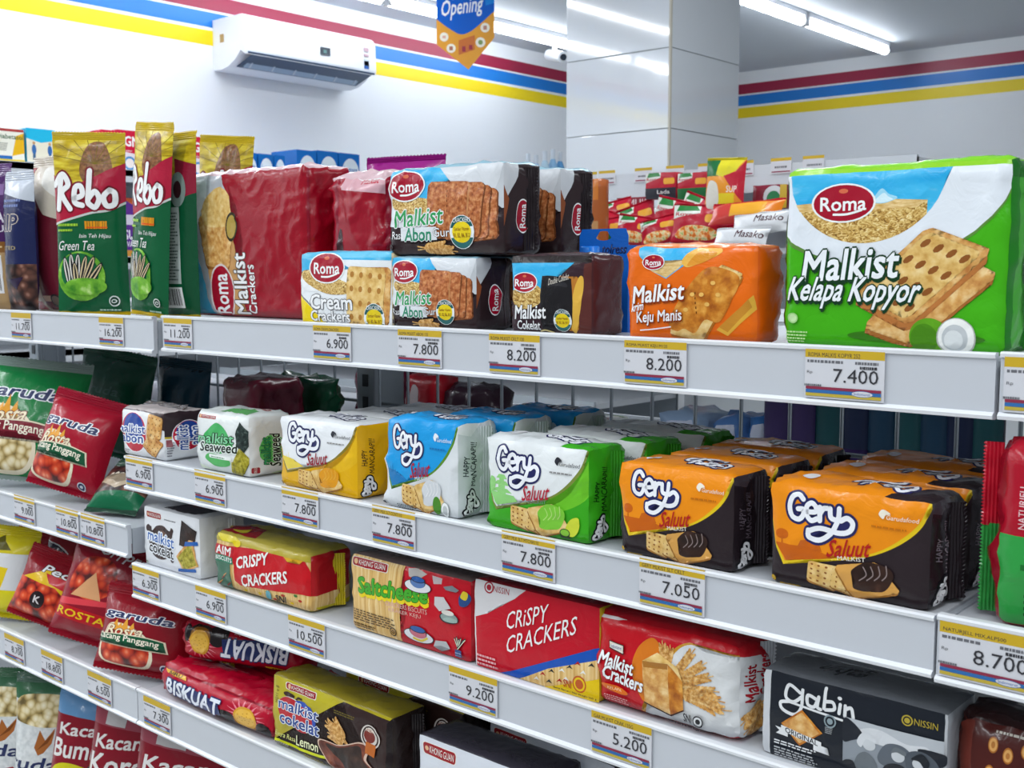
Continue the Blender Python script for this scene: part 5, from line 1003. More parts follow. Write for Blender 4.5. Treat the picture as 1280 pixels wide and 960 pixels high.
# ---------------------------------------------------------------- bags of the far left bay
def bagat(name, label, xb, yt, shelf, Y, w, t, c, art=None, base=0., hmul=1., **k):
    base += w * .45 * abs(math.sin(R(k.get('roll', 0))))
    p = onY(xb, 480, Y); h = (onY(xb, yt, Y).z - shelf.s - base) * hmul
    return bag(name, label, 'bag', (p.x, Y, shelf.s + base), (w, t, h), c, art, **k)
def swirl(A, top, low, mid, y0=.0):
    pass
def art_rebo(A):
    A.rect(0, 0, 1, 1, '#0e5c36'); A.rect(0, .74, 1, 1, 'sunflower'); A.blob([(.38, .82), (.5, .97), (.72, .98), (.84, .84), (.76, .76), (.5, .74)], 'flowerheart')
    for i in range(9): A.stroke([(.60, .86), (.60 + .62 * math.cos(R(20 * i + 5)), .86 + .2 * math.sin(R(20 * i + 5)))], .008, '#7c6a14', False)
    A.poly(spline([(0, .80), (.2, .735), (.5, .77), (.8, .83), (1, .87)], 6) + spline([(1, .65), (.8, .60), (.55, .585), (.3, .555), (0, .52)], 6), '#b01c3a'); A.stroke([(0, .515), (.3, .55), (.55, .578), (.8, .595), (1, .64)], .03, '#c9d0cc')
    S_ = [[(.06, .60), (.12, .78)], [(.02, .74), (.14, .80), (.22, .74), (.12, .69), (.24, .60)], [(.30, .66), (.42, .68), (.40, .73), (.32, .72), (.31, .64), (.42, .62)], [(.53, .82), (.50, .64)], [(.51, .66), (.60, .70), (.66, .66), (.60, .61), (.51, .63)], [(.80, .71), (.72, .67), (.76, .62), (.86, .63), (.87, .69), (.80, .71)]]
    for w_, m in ((.125, '#7a1024'), (.075, '#f2f2f2')):
        for s in S_: A.stroke(s, w_, m)
    A.lines(.44, .485, .78, .535, 1, '#e89a1c', 3, .9); A.rect(.46, .49, .76, .497, '#d9501c'); A.lines(.04, .50, .36, .53, 1, '#9acb3a', 4); A.lines(.04, .47, .3, .495, 1, '#9acb3a', 5)
    A.text('Isin Teh Hijau', .36, .425, .80, .455, '#f2f2f0', .02, .2); A.text('Green Tea', .05, .36, .58, .415, '#f2f2f0', .02, .2)
    A.ell(.36, .21, .34, .145, 'greenleaf'); A.ell(.34, .23, .27, .115, '#1a6a3c')
    for i, (x, y, a) in enumerate(((.16, .24, 8), (.24, .26, 3), (.32, .26, -4), (.40, .25, -14), (.48, .25, -25), (.29, .21, 4), (.55, .22, -35))):
        c = '#e8e4da' if i < 3 else '#d9c49a'; A.ell(x, y, .045, .085, '#26262a', a); A.ell(x, y, .034, .075, c, a); A.ell(x, y, .014, .07, '#26262a', a)
    A.ell(.42, .15, .3, .05, 'greenleaf'); A.halal(.80, .065, .075, '#dfe6e0', '#103a26'); A.lines(.58, .012, .96, .028, 1, '#b9d6c2', 6)
def art_reboback(A):
    A.rect(0, 0, 1, 1, '#0c4c2e'); A.rect(0, .76, 1, 1, 'sunflower'); A.poly([(.6, .9), (1, .86), (1, .70), (.7, .66)], '#8c1c34'); A.rect(.30, .18, .72, .62, '#aab4b0'); A.lines(.33, .20, .69, .60, 22, '#4a5a54', 4); A.rect(.32, .04, .72, .16, '#e6e8e6'); A.rect(.36, .055, .68, .15, 'barcode'); A.ell(.7, .72, .16, .10, '#7a8a84'); A.ell(.7, .72, .08, .05, '#3a1c24')
RB = dict(sealm='sunflower', sealw=.012, wr=.0013)
def place_rebo(label, xb, yt, Y, yaw, art, seed, t=.028, w=.098, **k): return bagat('snack_bag', label, xb, yt, L1, Y, w, t, '#0e5c36', art, base=.009, yaw=yaw, seed=seed, group='green seed bags', **RB, **k)
place_rebo('dark green sunflower seed bag facing front, fully in view', 122, 174, .815, 46, art_rebo, 1)
place_rebo('dark green sunflower seed bag seen edge on, its yellow top standing highest', 190, 163, .803, 6, art_rebo, 2, roll=5, w=.076, t=.022)
place_rebo('dark green seed bag turned round, showing a white text panel and bar code', 226, 176, .83, 4, art_reboback, 3, t=.02, w=.09)
place_rebo('dark green seed bag peeking out between the two front seed bags', 206, 176, .90, 2, art_rebo, 4, roll=3, w=.06)
place_rebo('seed bag behind the red pack, only its yellow sunflower top showing', 279, 178, 1.035, 20, art_rebo, 5, roll=4)
def art_tanred(A):
    A.rect(0, 0, 1, 1, '#6a1c2c'); A.poly([(0, 0), (.36, 0), (.2, .5), (.12, 1), (0, 1)], '#a8202e'); A.poly([(.36, 0), (.46, 0), (.28, .5), (.26, 1), (.16, 1), (.2, .5)], '#d8c4ac'); A.poly([(.26, 1), (.28, .86), (.7, .66), (1, .62), (1, 1)], '#cfc4b4'); A.poly([(.5, 1), (.6, .86), (1, .76), (1, 1)], '#e6e2da'); A.rect(.0, .06, .36, .10, '#d8c4ac'); A.rect(.46, .06, 1, .10, '#c9a48c'); A.rect(.02, .13, .2, .22, '#d8b8a0'); A.disc(.78, .065, .12, '#2a2a2c'); A.disc(.78, .065, .09, '#6a5a50')
bagat('snack_bag', 'tall dark red and cream bag seen from the side, left of the seed bags', 72, 207, L1, .85, .085, .05, '#6a1c2c', art_tanred, base=.007, yaw=4, seed=7, sealm='#cfc4b4', wr=.0012)
def art_bluebean(A):
    A.rect(0, 0, 1, 1, '#1b2350'); A.rect(0, 0, 1, .36, 'darkbean'); A.text('KRIP', -.3, .62, .72, .74, '#1b2350', .05, .1, 0, '#d9c8b8', .09); A.text('ROASTED', -.2, .47, .66, .50, '#b9a878', .02); A.lines(.2, .80, .8, .88, 2, '#6a7ab0', 4); A.poly([(0, .92), (1, .84), (1, 1), (0, 1)], '#c3c9d4'); A.poly([(.3, .24), (.8, .26), (.6, .16)], '#2a1c3a')
bagat('snack_bag', 'dark blue bag with dark beans in its lower half', 35, 226, L1, .805, .07, .036, '#1b2350', art_bluebean, base=.007, yaw=8, seed=8, sealm='#c3c9d4')
def art_purplebar(A):
    A.rect(0, 0, 1, 1, '#b9986a'); A.rect(0, .5, 1, 1, '#4a2260'); A.rect(.2, .84, .9, .92, '#8a6aa0'); A.text('DXTRA', .1, .64, .92, .72, '#e8e2ee', .04); A.text('MENU', .3, .57, .9, .62, '#e8e2ee', .03); A.rect(0, .42, 1, .5, '#8a5a24'); A.lines(.1, .43, .9, .48, 2, '#e0c890', 4); A.rect(.40, .12, .84, .40, '#e8e8ea'); A.lines(.43, .28, .8, .39, 5, '#5a5a60', 5); A.rect(.46, .14, .80, .26, 'barcode')
bagat('snack_bag', 'purple and brown bag with a bar code, cut by the left picture edge', 1, 216, L1, .80, .075, .035, '#4a2260', art_purplebar, base=.007, yaw=22, seed=9, sealm='#5a3270')

# second shelf of the left bay
def garuda(A, x0, y0, x1, y1, rise=0): A.text('garuda', x0, y0, x1, y1, '#26305c', .05, .35, 0, '#eef0f4', .12, rise=rise)
def roasted(base, nut, ribbon, word, rib='#1a5a3a'):
    def art(A):
        A.rect(0, 0, 1, 1, base); garuda(A, .08, .66, .84, .80, -.02)
        A.blob([(.06, .10), (.04, .30), (.10, .46), (.16, .60), (.34, .62), (.56, .52), (.66, .36), (.68, .16), (.56, .02), (.2, .02)], '#efe3c6'); A.blob([(.09, .12), (.07, .28), (.14, .40), (.4, .40), (.62, .34), (.64, .18), (.54, .05), (.2, .05)], nut); A.blob([(.14, .42), (.2, .56), (.36, .58), (.52, .48), (.58, .40)], nut)
        for x, y in ((.22, .68), (.34, .72), (.28, .64), (.42, .66)): A.poly([(x - .05, .52), (x + .05, .52), (x + .02, y)], '#e8a23a')
        A.text('Rosta', .14, .46, .56, .60, '#f4e6c4', .03, .4, 0, '#7a1420', .07, rise=.03)
        A.poly(spline([(0, .31), (.3, .36), (.6, .35), (.84, .30)], 6) + spline([(.80, .46), (.58, .49), (.3, .48), (0, .43)], 6), '#e8dcc0'); A.poly(spline([(0, .325), (.3, .372), (.6, .362), (.82, .315)], 6) + spline([(.78, .45), (.58, .476), (.3, .468), (0, .418)], 6), rib); A.text(word, .02, .345, .74, .45, '#f4ecd8', .03, 0, 0, rise=.0, bow=.02)
        A.disc(.80, .07, .05, '#d8dce4'); A.disc(.80, .07, .038, '#26305c'); A.disc(.80, .07, .018, '#d8dce4')
    return art
def leaning(label, xb, yb, xt, yt, shelf, Y, w, t, c, art, name='snack_bag', yaw=30, tilt=20, roll=0, seed=0, back=0., **k):
    lift = .011 + .48 * w * abs(math.sin(R(roll))); p = onY(xb, yb, Y); q = onY(xt, yt, Y + .03); h = (q.z - shelf.s - lift) / max(.3, math.cos(R(tilt)) * math.cos(R(roll)))
    return bag(name, label, 'bag', (p.x, Y, shelf.s + lift), (w, t, h), c, art, yaw=yaw, tilt=tilt, roll=roll, seed=seed, **k)
leaning('big green roasted peanut bag with dark red ribbon at the left picture edge', 24, 620, 44, 464, L2, .785, .165, .06, '#0f7a3c', roasted('#0f7a3c', 'palebean', None, 'Kacang Panggang', '#7c1c2c'), yaw=40, tilt=18, roll=6, seed=21, sealm='#8a9a94')
leaning('red roasted peanut bag with green ribbon standing at the rail of the far bay', 80, 632, 116, 510, L2, .775, .118, .06, '#a80f2a', roasted('#a80f2a', 'redpeanut', None, 'Kacang Panggang'), yaw=30, tilt=16, roll=13, seed=22, sealm='#98102a')
def art_clearnut(A): A.rect(0, 0, 1, 1, 'darkbean'); A.poly([(0, 0), (1, 0), (1, .3), (0, .2)], '#0f6a44'); A.text('atom', .2, .5, .7, .7, '#d8ccb8', .03, .2); A.poly([(0, .5), (.5, .3), (1, .6), (1, .7), (.5, .42), (0, .6)], '#b9a68c')
bag('snack_bag', 'small green and brown nut bag slumped beside the end of the red peanut bag', 'bag', tuple(onY(140, 640, .775).xy) + (L2.s + .010,), (.085, .035, .075), '#2a4a3a', art_clearnut, yaw=20, tilt=52, roll=0, seed=23)
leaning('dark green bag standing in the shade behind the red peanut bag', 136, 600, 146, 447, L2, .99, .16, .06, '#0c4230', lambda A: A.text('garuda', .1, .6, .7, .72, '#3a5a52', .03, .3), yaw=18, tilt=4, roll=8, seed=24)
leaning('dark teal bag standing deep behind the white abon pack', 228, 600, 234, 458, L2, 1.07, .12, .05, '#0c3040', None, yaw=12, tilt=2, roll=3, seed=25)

# third shelf of the left bay
def art_yellowwhite(A): A.rect(0, 0, 1, 1, '#d9dadc'); A.rect(0, 0, 1, .34, '#e0d41c'); A.poly([(0, .3), (.6, .3), (.7, .62), (0, .7)], '#e6c81c'); A.poly([(0, .38), (.5, .38), (.5, .58), (0, .62)], '#c0141e'); A.rect(0, .80, 1, 1, '#d4c41c'); A.poly([(.2, .82), (.5, 1), (.7, .84)], '#5a5410')
leaning('yellow and white snack bag at the left picture edge', 2, 790, 6, 662, L3, .768, .12, .05, '#d9dadc', art_yellowwhite, yaw=30, tilt=6, roll=3, seed=31, sealm='#d4c41c')
def art_redyellow(A): A.rect(0, 0, 1, 1, '#9c1422'); A.rect(0, 0, 1, .4, '#d0a81c'); A.ell(.1, .7, .42, .2, '#e0dcdc'); A.ell(.1, .7, .38, .18, '#231c34'); A.lines(.5, .4, .9, .6, 4, '#e0c84a', 4)
leaning('red and yellow bag with a dark round emblem, behind the clear red nut bag', 48, 790, 62, 668, L3, .885, .11, .04, '#9c1422', art_redyellow, yaw=28, tilt=8, roll=12, seed=32)
leaning('red and yellow bag leaning in the shade below the left rail', 86, 790, 104, 676, L3, .875, .11, .04, '#8a1020', art_redyellow, yaw=28, tilt=8, roll=12, seed=33)
def art_pedas(A): A.rect(0, 0, 1, 1, '#8c1020'); A.rect(0, 0, 1, .62, 'redpeanut'); A.poly([(.1, .62), (.45, .9), (.95, .58), (.9, .4), (.6, .62)], '#e0b81c'); A.poly([(.4, .80), (.75, .80), (.7, .62), (.5, .66)], '#c01828'); A.text('Pedas', .34, .80, .92, .92, '#eeeef0', .04, .25, 0, '#20141a', .09); A.disc(.42, .34, .10, '#23181c'); A.text('K', .38, .28, .46, .40, '#d8d0d0', .05)
leaning('clear bag of orange red nuts with a yellow top', 56, 800, 84, 708, L3, .77, .125, .05, '#8c1020', art_pedas, yaw=32, tilt=16, roll=17, seed=34)
def art_ompedas(A): A.rect(0, 0, 1, 1, '#8c0f24'); A.blob([(.1, .5), (.2, .84), (.5, .86), (.6, .6), (.4, .42)], 'redpeanut'); A.poly([(.16, .42), (.36, .72), (.5, .44)], '#d9a070'); A.poly([(0, .28), (.6, .40), (.62, .46), (0, .36)], '#d9404a'); A.rect(0, .16, .7, .30, '#b8141e'); A.text('ROSTA', .05, .19, .6, .27, '#e8c01c', .03, .2); A.text('OM PEDAS', .3, .87, .98, .97, '#e6e2e4', .03, .1, -8); A.disc(.84, .48, .11, '#d8d4dc'); A.disc(.84, .48, .095, '#1c1c3a'); A.disc(.84, .48, .04, '#d8d4dc'); A.disc(.74, .06, .05, '#d0d6e0'); A.disc(.74, .06, .036, '#26305c')
leaning('shiny red nut bag lettered with white capitals, right of the clear nut bag', 122, 830, 138, 690, L3, .775, .15, .05, '#8c0f24', art_ompedas, yaw=32, tilt=16, roll=13, seed=35)
leaning('red peanut bag with green ribbon leaning beside the red roll packs', 176, 860, 186, 745, L3, .768, .135, .05, '#8c1020', roasted('#8c1020', 'redpeanut', None, 'Kacang Panggang'), yaw=30, tilt=15, roll=6, seed=36)

# lowest shelf of the left bay
def art_white(A): A.rect(0, 0, 1, 1, 'lattice'); A.rect(0, .88, 1, 1, '#3a6a4a'); A.blob([(.0, .74), (.1, .90), (.5, .93), (.9, .90), (.98, .74), (.5, .68)], 'palebean'); A.poly([(.36, .52), (.44, .66), (.52, .58), (.66, .68), (.62, .56), (.5, .48), (.42, .46)], '#a8622c'); A.poly([(.4, .5), (.56, .56), (.66, .66)], '#7a4218'); A.text('garuda', -.5, .30, .72, .44, '#26305c', .04, .3); A.poly([(0, .16), (.6, .24), (.66, .20), (.5, .12), (0, .06)], '#b01c28'); A.rect(0, 0, 1, .06, '#8c1424')
def tall(label, xb, xt, yt, Y, w, t, c, art, yaw, tilt, roll, seed, **k):
    p = onY(xb, 900, Y); q = onY(xt, yt, Y + .02); lift = .01 + .45 * w * abs(math.sin(R(roll))); return bag('snack_bag', label, 'bag', (p.x, Y, L4.s + lift), (w, t, (q.z - L4.s - lift) / math.cos(R(tilt))), c, art, yaw=yaw, tilt=tilt, roll=roll, seed=seed, **k)
tall('white lattice nut bag with a flying bird emblem, at the left picture edge', 10, 14, 842, .795, .12, .045, '#dfe1e1', art_white, 40, 5, 1, 41, sealm='#3a6a4a')
tall('white lattice nut bag with a flying bird emblem, second from the left', 55, 64, 852, .80, .11, .045, '#dfe1e1', art_white, 40, 5, 2, 42, sealm='#4a6a5a')
def art_kacang(w1, w2, pic):
    def art(A):
        A.rect(0, 0, 1, 1, '#8a1426'); A.rect(0, .86, 1, 1, '#6a9ac8' if pic else '#a04a58')
        A.text(w1, .10, .70, .92, .82, '#e8e4e2', .04, .15, 6); A.text(w2, .04, .55, .90, .69, '#e8e4e2', .04, .15, 6)
        A.blob([(.0, .2), (.06, .42), (.3, .5), (.7, .46), (.8, .3), (.6, .1)], '#d4cc1c'); A.blob([(.06, .1), (.1, .30), (.4, .36), (.66, .28), (.6, .1)], 'peanut')
        if pic: A.disc(.7, .46, .12, '#2a4a5a'); A.disc(.7, .46, .08, '#b9c4b0')
        else: A.rect(.2, .87, .5, .97, '#c8c4c4')
    return art
tall('dark red bumbu peanut bag with light blue top at the bottom edge', 92, 104, 872, .80, .115, .036, '#8a1426', art_kacang('Kacang', 'Bumbu', 1), 34, 6, 8, 43, sealm='#6a9ac8')
tall('dark red koro bean bag with a clear top, between two nut bags', 132, 150, 884, .79, .105, .036, '#8a1426', art_kacang('Kacang', 'Koro', 0), 34, 6, 8, 44)
tall('dark red nut bag lettered in white, rightmost below the lowest rail', 205, 216, 905, .79, .15, .04, '#7c1222', art_kacang('Kacang', 'Kulit', 0), 30, 6, 8, 45)

# ---------------------------------------------------------------- near right bay
def art_jelly(A): A.rect(0, 0, 1, 1, '#a80f26'); A.rect(0, 0, 1, .52, '#2f9a44'); A.ell(.9, .62, .3, .12, '#e0a050'); A.text('NATURJELL', .30, .56, .44, .80, '#e8c8cc', .02, 0, 90); A.lines(.42, .08, .95, .22, 4, '#0f3a1a', 4); A.lines(.36, .34, .9, .40, 1, '#1c6a2c', 6)
loc, w, h = fit(1256, 1345, 556, R2, .02, 10)
jr = box_pack('jelly_pack', 'red and green pack with a crimped edge, cut by the right picture edge', 'pack', loc, (w, .045, h), {'front': '#a80f26', 'left': '#8c0c20'}, front=art_jelly, yaw=10, r=.009, wr=.0016, bulge=.008, seed=61, step=.0055)
crimp((-.001, .02, h * .52), (0, 0, 1), (-1, -.1, 0), h * .47, .012, '#b01228', jr, seed=4); crimp((-.001, .02, .004), (0, 0, 1), (-1, -.1, 0), h * .5, .012, '#2a8a3c', jr, seed=5)
def art_brown(A):
    A.rect(0, 0, 1, 1, '#4e1d18'); A.poly([(0, .2), (.3, .2), (.2, .98), (0, 1)], '#6a2c22')
    for i, (x, y) in enumerate(((.45, .86), (.62, .82), (.8, .86), (.44, .70), (.43, .54), (.78, .70))): A.ell(x, y, .055, .045, '#b06a2c'); A.ell(x, y, .045, .035, '#e0a860'); A.ell(x, y, .022, .018, '#b9783a')
    A.text('choco', .55, .5, 1.4, .66, '#e8e0d4', .05, .1); A.lines(.46, .93, .9, .96, 1, '#c9c0b4', 4)
loc, w, h = fit(1212, 1330, 893, R3, .03); box_pack('snack_bag', 'brown bag printed with small round biscuits in the bottom right corner', 'bag', loc, (w, .05, h), {'front': '#4e1d18', 'top': '#2a1212'}, front=art_brown, r=.016, wr=.002, bulge=.008, seed=62)

# ---------------------------------------------------------------- the other half of the gondola, seen through the wire grid
RS = shelf_board(-2.29, -.2725, 1.53, 1.215, 1.170, 1.205, 'white shelf on the other side of the wire grid', 'shelves beyond the wire grid', back=YB + .06, face=1)
RS2 = shelf_board(-.2705, .75, 1.53, 1.215, 1.170, 1.205, 'white shelf on the other side of the wire grid, near end', 'shelves beyond the wire grid', back=YB + .06, face=1)
shelf_board(-2.29, -.2725, 1.50, 1.3965, 1.3515, 1.393, 'top white shelf on the other side of the wire grid', 'shelves beyond the wire grid', back=YB + .06, face=1)
shelf_board(-.2705, .75, 1.50, 1.3965, 1.3515, 1.393, 'top white shelf beyond the wire grid, near end', 'shelves beyond the wire grid', back=YB + .06, face=1)
class RSh: Y, s = 1.2, 1.2055
def rear(name, label, cat, xl, xr, yt, Y, d, c, art=None, r=.008, wr=.001, seed=0, **k):
    loc, w, h = fit(xl, xr, yt, RSh, Y - RSh.Y); return box_pack(name, label, cat, loc, (w, d, h), {'front': c}, front=art, r=r, wr=wr, seed=seed, step=.011, bulge=.004, **k)
rear('snack_bag', 'maroon pack seen through the wire grid under the top rail', 'bag', 441, 500, 462, 1.24, .06, '#5c1230', None, .014, .002, 71)
rear('snack_bag', 'red and white pack seen through the wire grid, beside the maroon one', 'bag', 503, 548, 468, 1.25, .05, '#b01828', lambda A: (A.rect(0, 0, .12, 1, '#d8d4d4'), A.blob([(.2, .3), (.3, .8), (.5, .7), (.4, .2)], '#d8c8c8')), .012, .0015, 72)
rear('snack_bag', 'dark brown pouch seen through the wire grid under the top rail', 'bag', 552, 612, 480, 1.26, .06, '#33202c', None, .02, .004, 73)
for i in range(6):
    xl = 596 + i * 40; loc, w, h = fit(xl, xl + 37, 512, RSh, .10 + .0 * i)
    box_pack('paper_pack', 'flat white pack with green print seen through the grid, %s of six' % ('first from the left', 'second', 'third', 'fourth', 'fifth', 'last')[i], 'pack', (loc.x, 1.27, loc.z), (w, .18, .016 + .002 * (i % 3)), {'front': '#cfd4d2'}, top=lambda A: [A.rect(.0, .1 + .2 * q, 1, .16 + .2 * q, ('#6a9a5a', '#4a5a60')[q % 2]) for q in range(5)], r=.003, wr=.0005, seed=80 + i, step=.012, group='flat white packs beyond the grid')
for i, (xl, xr, yt, c, lb) in enumerate(((824, 876, 516, '#9ab4d4', 'pale blue pouch seen through the grid above the green packs'), (890, 926, 522, '#5a86c4', 'blue pouch seen through the grid, middle one of three'), (936, 962, 520, '#3f78bc', 'blue pouch seen through the grid, beside the dark bottles'))):
    rear('blue_pouch', lb, 'pouch', xl, xr, yt, 1.30, .10, c, lambda A: A.poly([(.1, .2), (.9, .5), (.8, .9), (.2, .8)], '#d0d8ec'), .02, .003, 90 + i)
def bottle(p, h, r, c, label):
    t = empty('shampoo_bottle', p, label=label, cat='bottle', group='dark bottles beyond the grid')
    bm = bmesh.new(); prof = [(0, 0), (r * .92, 0), (r, .006), (r, h * .68), (r * .86, h * .76), (r * .4, h * .82), (r * .38, h * .84), (0, h * .84)]
    vs = [[bm.verts.new((q * math.cos(R(20 * i)), q * .7 * math.sin(R(20 * i)), z)) for i in range(18)] if q else [bm.verts.new((0, 0, z))] for q, z in prof]
    for a, b in zip(vs, vs[1:]):
        for i in range(18):
            if len(a) == 1: bm.faces.new((a[0], b[(i + 1) % 18], b[i]))
            elif len(b) == 1: bm.faces.new((a[i], a[(i + 1) % 18], b[0]))
            else: bm.faces.new((a[i], a[(i + 1) % 18], b[(i + 1) % 18], b[i]))
    link('bottle_body', bm, film(c, .12, 0), t, True, True)
    bm = bmesh.new(); cyl(bm, (0, 0, h * .835), (0, 0, h), r * .42, 14); link('cap', bm, film('#23262e', .2, 0), t)
    bm = bmesh.new(); vs = [[bm.verts.new((r * 1.01 * math.cos(R(a)), r * .707 * math.sin(R(a)), z)) for a in range(200, 341, 14)] for z in (h * .2, h * .6)]
    for i in range(10): bm.faces.new((vs[0][i], vs[0][i + 1], vs[1][i + 1], vs[1][i]))
    link('printed_label', bm, film(('#24404c', '#2c5a60', '#4a3c6c', '#4c3a62', '#24484c', '#2c4a64', '#2a3a5c', '#24305a', '#2a3452')[int(p[0] * 1000) % 9], .2, 0), t, True)
for i, x in enumerate(range(972, 1240, 33)):
    p = onY(x, 540, 1.30); bottle((p.x, 1.30, 1.2055), .16, .018, ('#1c4a5c', '#1c5a66', '#33245c', '#3a2a5c', '#1c3a4a', '#203c5c', '#1a3050', '#16284a', '#1a2440')[i], 'dark glossy bottle beyond the grid, %s from the left of the row' % ('first', 'second', 'third', 'fourth', 'fifth', 'sixth', 'seventh', 'eighth', 'ninth')[i])

# ---------------------------------------------------------------- next gondola: sachets and price rail
NY = 2.2
nz0, nz1 = onY(755, 246, NY).z, onY(755, 214, NY).z
bm = bmesh.new(); x0, x1 = onY(722, 230, NY).x, onY(1120, 230, NY).x
ng = empty('wall_rack', (x0, NY + .10, 0), label='white rack with price rail behind the orange pack, holding the seasoning sachets', cat='rack')
bx(bm, 0, .0, nz0, x1 - x0, .012, nz1); link('price_rail', bm, plain('#c9ced4', .35), ng)
bm = bmesh.new(); bx(bm, 0, .001, nz1 - .016, x1 - x0, .40, nz1 - .004); link('shelf_board', bm, STEEL, ng)
zs = 1.50
bm = bmesh.new(); bx(bm, 0, -.12, zs - .012, x1 - x0, .40, zs); link('sachet_tray', bm, STEEL, ng)
bm = bmesh.new(); bx(bm, 0, .40, .0, x1 - x0, .42, nz1); link('back_panel', bm, plain('#b0b6bc', .4), ng)
for q in (0, x1 - x0 - .02): bm = bmesh.new(); bx(bm, q, .36, 0, q + .02, .40, nz1); link('post', bm, STEEL, ng)
def flat_card(name, label, cat, p, W, H, draw, yaw=0, group=None, back='#e8e8e8'):
    t = empty(name, p, (0, 0, R(yaw)), label, cat, group); A = Art(W, H, 0); draw(A); slab(A, .0012, 'printed_card', t, back); return t
def art_strip(A): A.rect(0, 0, 1, 1, '#8a2436'); A.text('TEMUKAN SEMUA', .03, .2, 2.0, .85, '#e0c8cc', .03)
flat_card('shelf_sign', 'dark red strip sign with white capitals under the far price rail', 'sign', (onY(742, 250, NY).x, NY + .095, onY(745, 262, NY).z), .11, .032, art_strip)
for i, (x, y) in enumerate(((727, 216), (749, 214), (794, 210), (833, 204), (873, 204), (918, 201), (964, 196), (1004, 194))):
    p = onY(x, y, NY + .099); flat_card('price_tag', 'small price tag on the far white rail, %s from its left end' % ('first', 'second', 'third', 'fourth', 'fifth', 'sixth', 'seventh', 'eighth')[i], 'price tag', (p.x, NY + .0975, min(p.z, nz1 + .012) - .034), .05, .034, lambda A: (A.rect(0, 0, 1, 1, PAPER), A.rect(0, .8, 1, 1, plain('#c8a620', .5)), A.lines(.2, .35, .95, .6, 1, plain('#66676d', .6), i), A.rect(.05, .08, .95, .16, plain('#8a2844', .5))), group='price tags on the far rail')
def art_sach(kind):
    def art(A):
        A.rect(0, 0, 1, 1, '#b4142e'); A.poly([(0, .62), (.5, .8), (.5, 1), (0, 1)], '#d8dcd4'); A.poly([(.05, .82), (.5, .86), (.42, 1), (.1, 1)], '#2a7a3a'); A.rr(.6, .55, .95, .78, .05, '#e8a83a'); A.text('Royco', .04, .66, .44, .80, '#b4142e', .04, .1)
        if kind == 1: A.rect(.0, .0, 1, .42, '#2a2a34'); A.text('Lada', .4, .2, .8, .34, '#d8d4d4', .03)
        elif kind == 2: A.rect(.0, .0, 1, .42, '#1f6a3a')
        else: A.blob([(.1, .1), (.2, .4), (.6, .45), (.85, .3), (.7, .08)], 'veg')
    return art
def sachet(label, xb, yb, yt, Y, w, kind, yaw, tilt, roll, i):
    p = onY(xb, yb, Y); h = max(.05, onY(xb, yt, Y).z - p.z)
    bag('seasoning_sachet', label, 'sachet', (p.x, Y, max(p.z, zs + .012)), (w, .022, h), '#b4142e', art_sach(kind), yaw=yaw, tilt=tilt, roll=roll, seed=i, group='seasoning sachets in the far rack', step=.014, wr=.003, sealw=.006, part='foil')
for i, a in enumerate((
 ('red sachet at the left end of the far pile', 745, 300, 262, 2.16, .085, 0, 10, 10, 22), ('red sachet lying upper left in the far pile', 772, 280, 252, 2.22, .09, 0, 12, 8, -14), ('red sachet with a yellow patch in the upper middle of the far pile', 802, 296, 256, 2.20, .095, 0, 10, 5, -18),
 ('red and black sachet upright in the middle of the far pile', 832, 300, 250, 2.14, .085, 1, 12, 4, 14), ('red sachet leaning right of the black one', 862, 290, 246, 2.18, .09, 0, 8, 6, 22), ('red sachet standing in front at the right of the far pile', 872, 318, 272, 2.10, .12, 0, 20, 8, 4), ('red sachet with green corner behind the yellow bags', 905, 300, 262, 2.17, .11, 2, 4, 8, 26),
 ('red sachet low in front of the far pile, left', 790, 318, 284, 2.10, .09, 0, 12, 10, 8), ('red sachet low in front of the far pile, middle', 825, 322, 290, 2.09, .09, 0, 6, 12, -12), ('red sachet low at the left edge of the far pile', 762, 316, 284, 2.12, .075, 2, 16, 10, -8))): sachet(a[0], *a[1:], i + 3)
for i, (x, k, lb) in enumerate(((804, 1, 'red and black flat box of the pair above the sachet pile'), (843, 2, 'red and green flat box of the pair above the sachet pile'))):
    loc, w, h = fit(x, x + 37.5, 219, RSh, NY - .0 - RSh.Y); hh = onY(x, 219, NY).z - onY(x, 252, NY).z; base = onY(x, 250, NY).z
    box_pack('seasoning_box', lb, 'box', (loc.x, NY - .0, base), (w, .03, hh), {'front': '#a81a30'}, front=art_sach(k), r=.003, wr=.0003, bulge=.001, step=.012, seed=i)
def art_yel(A): A.rect(0, 0, 1, 1, '#e8962c'); A.rect(.0, .70, .4, 1, '#1f6a3a'); A.poly([(.3, .72), (.35, 1), (.95, 1), (.8, .8), (.5, .68)], '#d8cc2c'); A.poly([(.5, .7), (.8, .78), (1, 1), (1, .2), (.8, .4)], '#c01c34'); A.rect(.28, .18, .8, .38, '#e0cc2a'); A.blob([(.02, .3), (.1, .6), (.35, .55), (.4, .2), (.15, .05)], '#d8d4c8'); A.text('SUP', .6, .4, .85, .52, '#f0e4d8', .03)
p = onY(904, 268, 2.12); bag('soup_sachet', 'tall yellow, green and red soup sachet standing above the sachet pile', 'sachet', (p.x, 2.12, p.z), (.092, .025, onY(906, 200, 2.12).z - p.z), '#e8962c', art_yel, yaw=4, tilt=3, roll=2, seed=5, step=.012, sealm='#c9bc2c', sealw=.006, part='foil')
p = onY(930, 278, 2.08); bag('soup_sachet', 'yellow and red soup sachet lying across the sachet pile', 'sachet', (p.x, 2.08, p.z), (.16, .03, .05), '#d8781c', lambda A: (A.rect(0, 0, .5, 1, '#c03a34'), A.rect(.3, .2, .8, .8, '#e0a02c')), yaw=4, tilt=35, roll=-4, seed=6, step=.012, sealm='#c01c34', sealw=.006, part='foil')
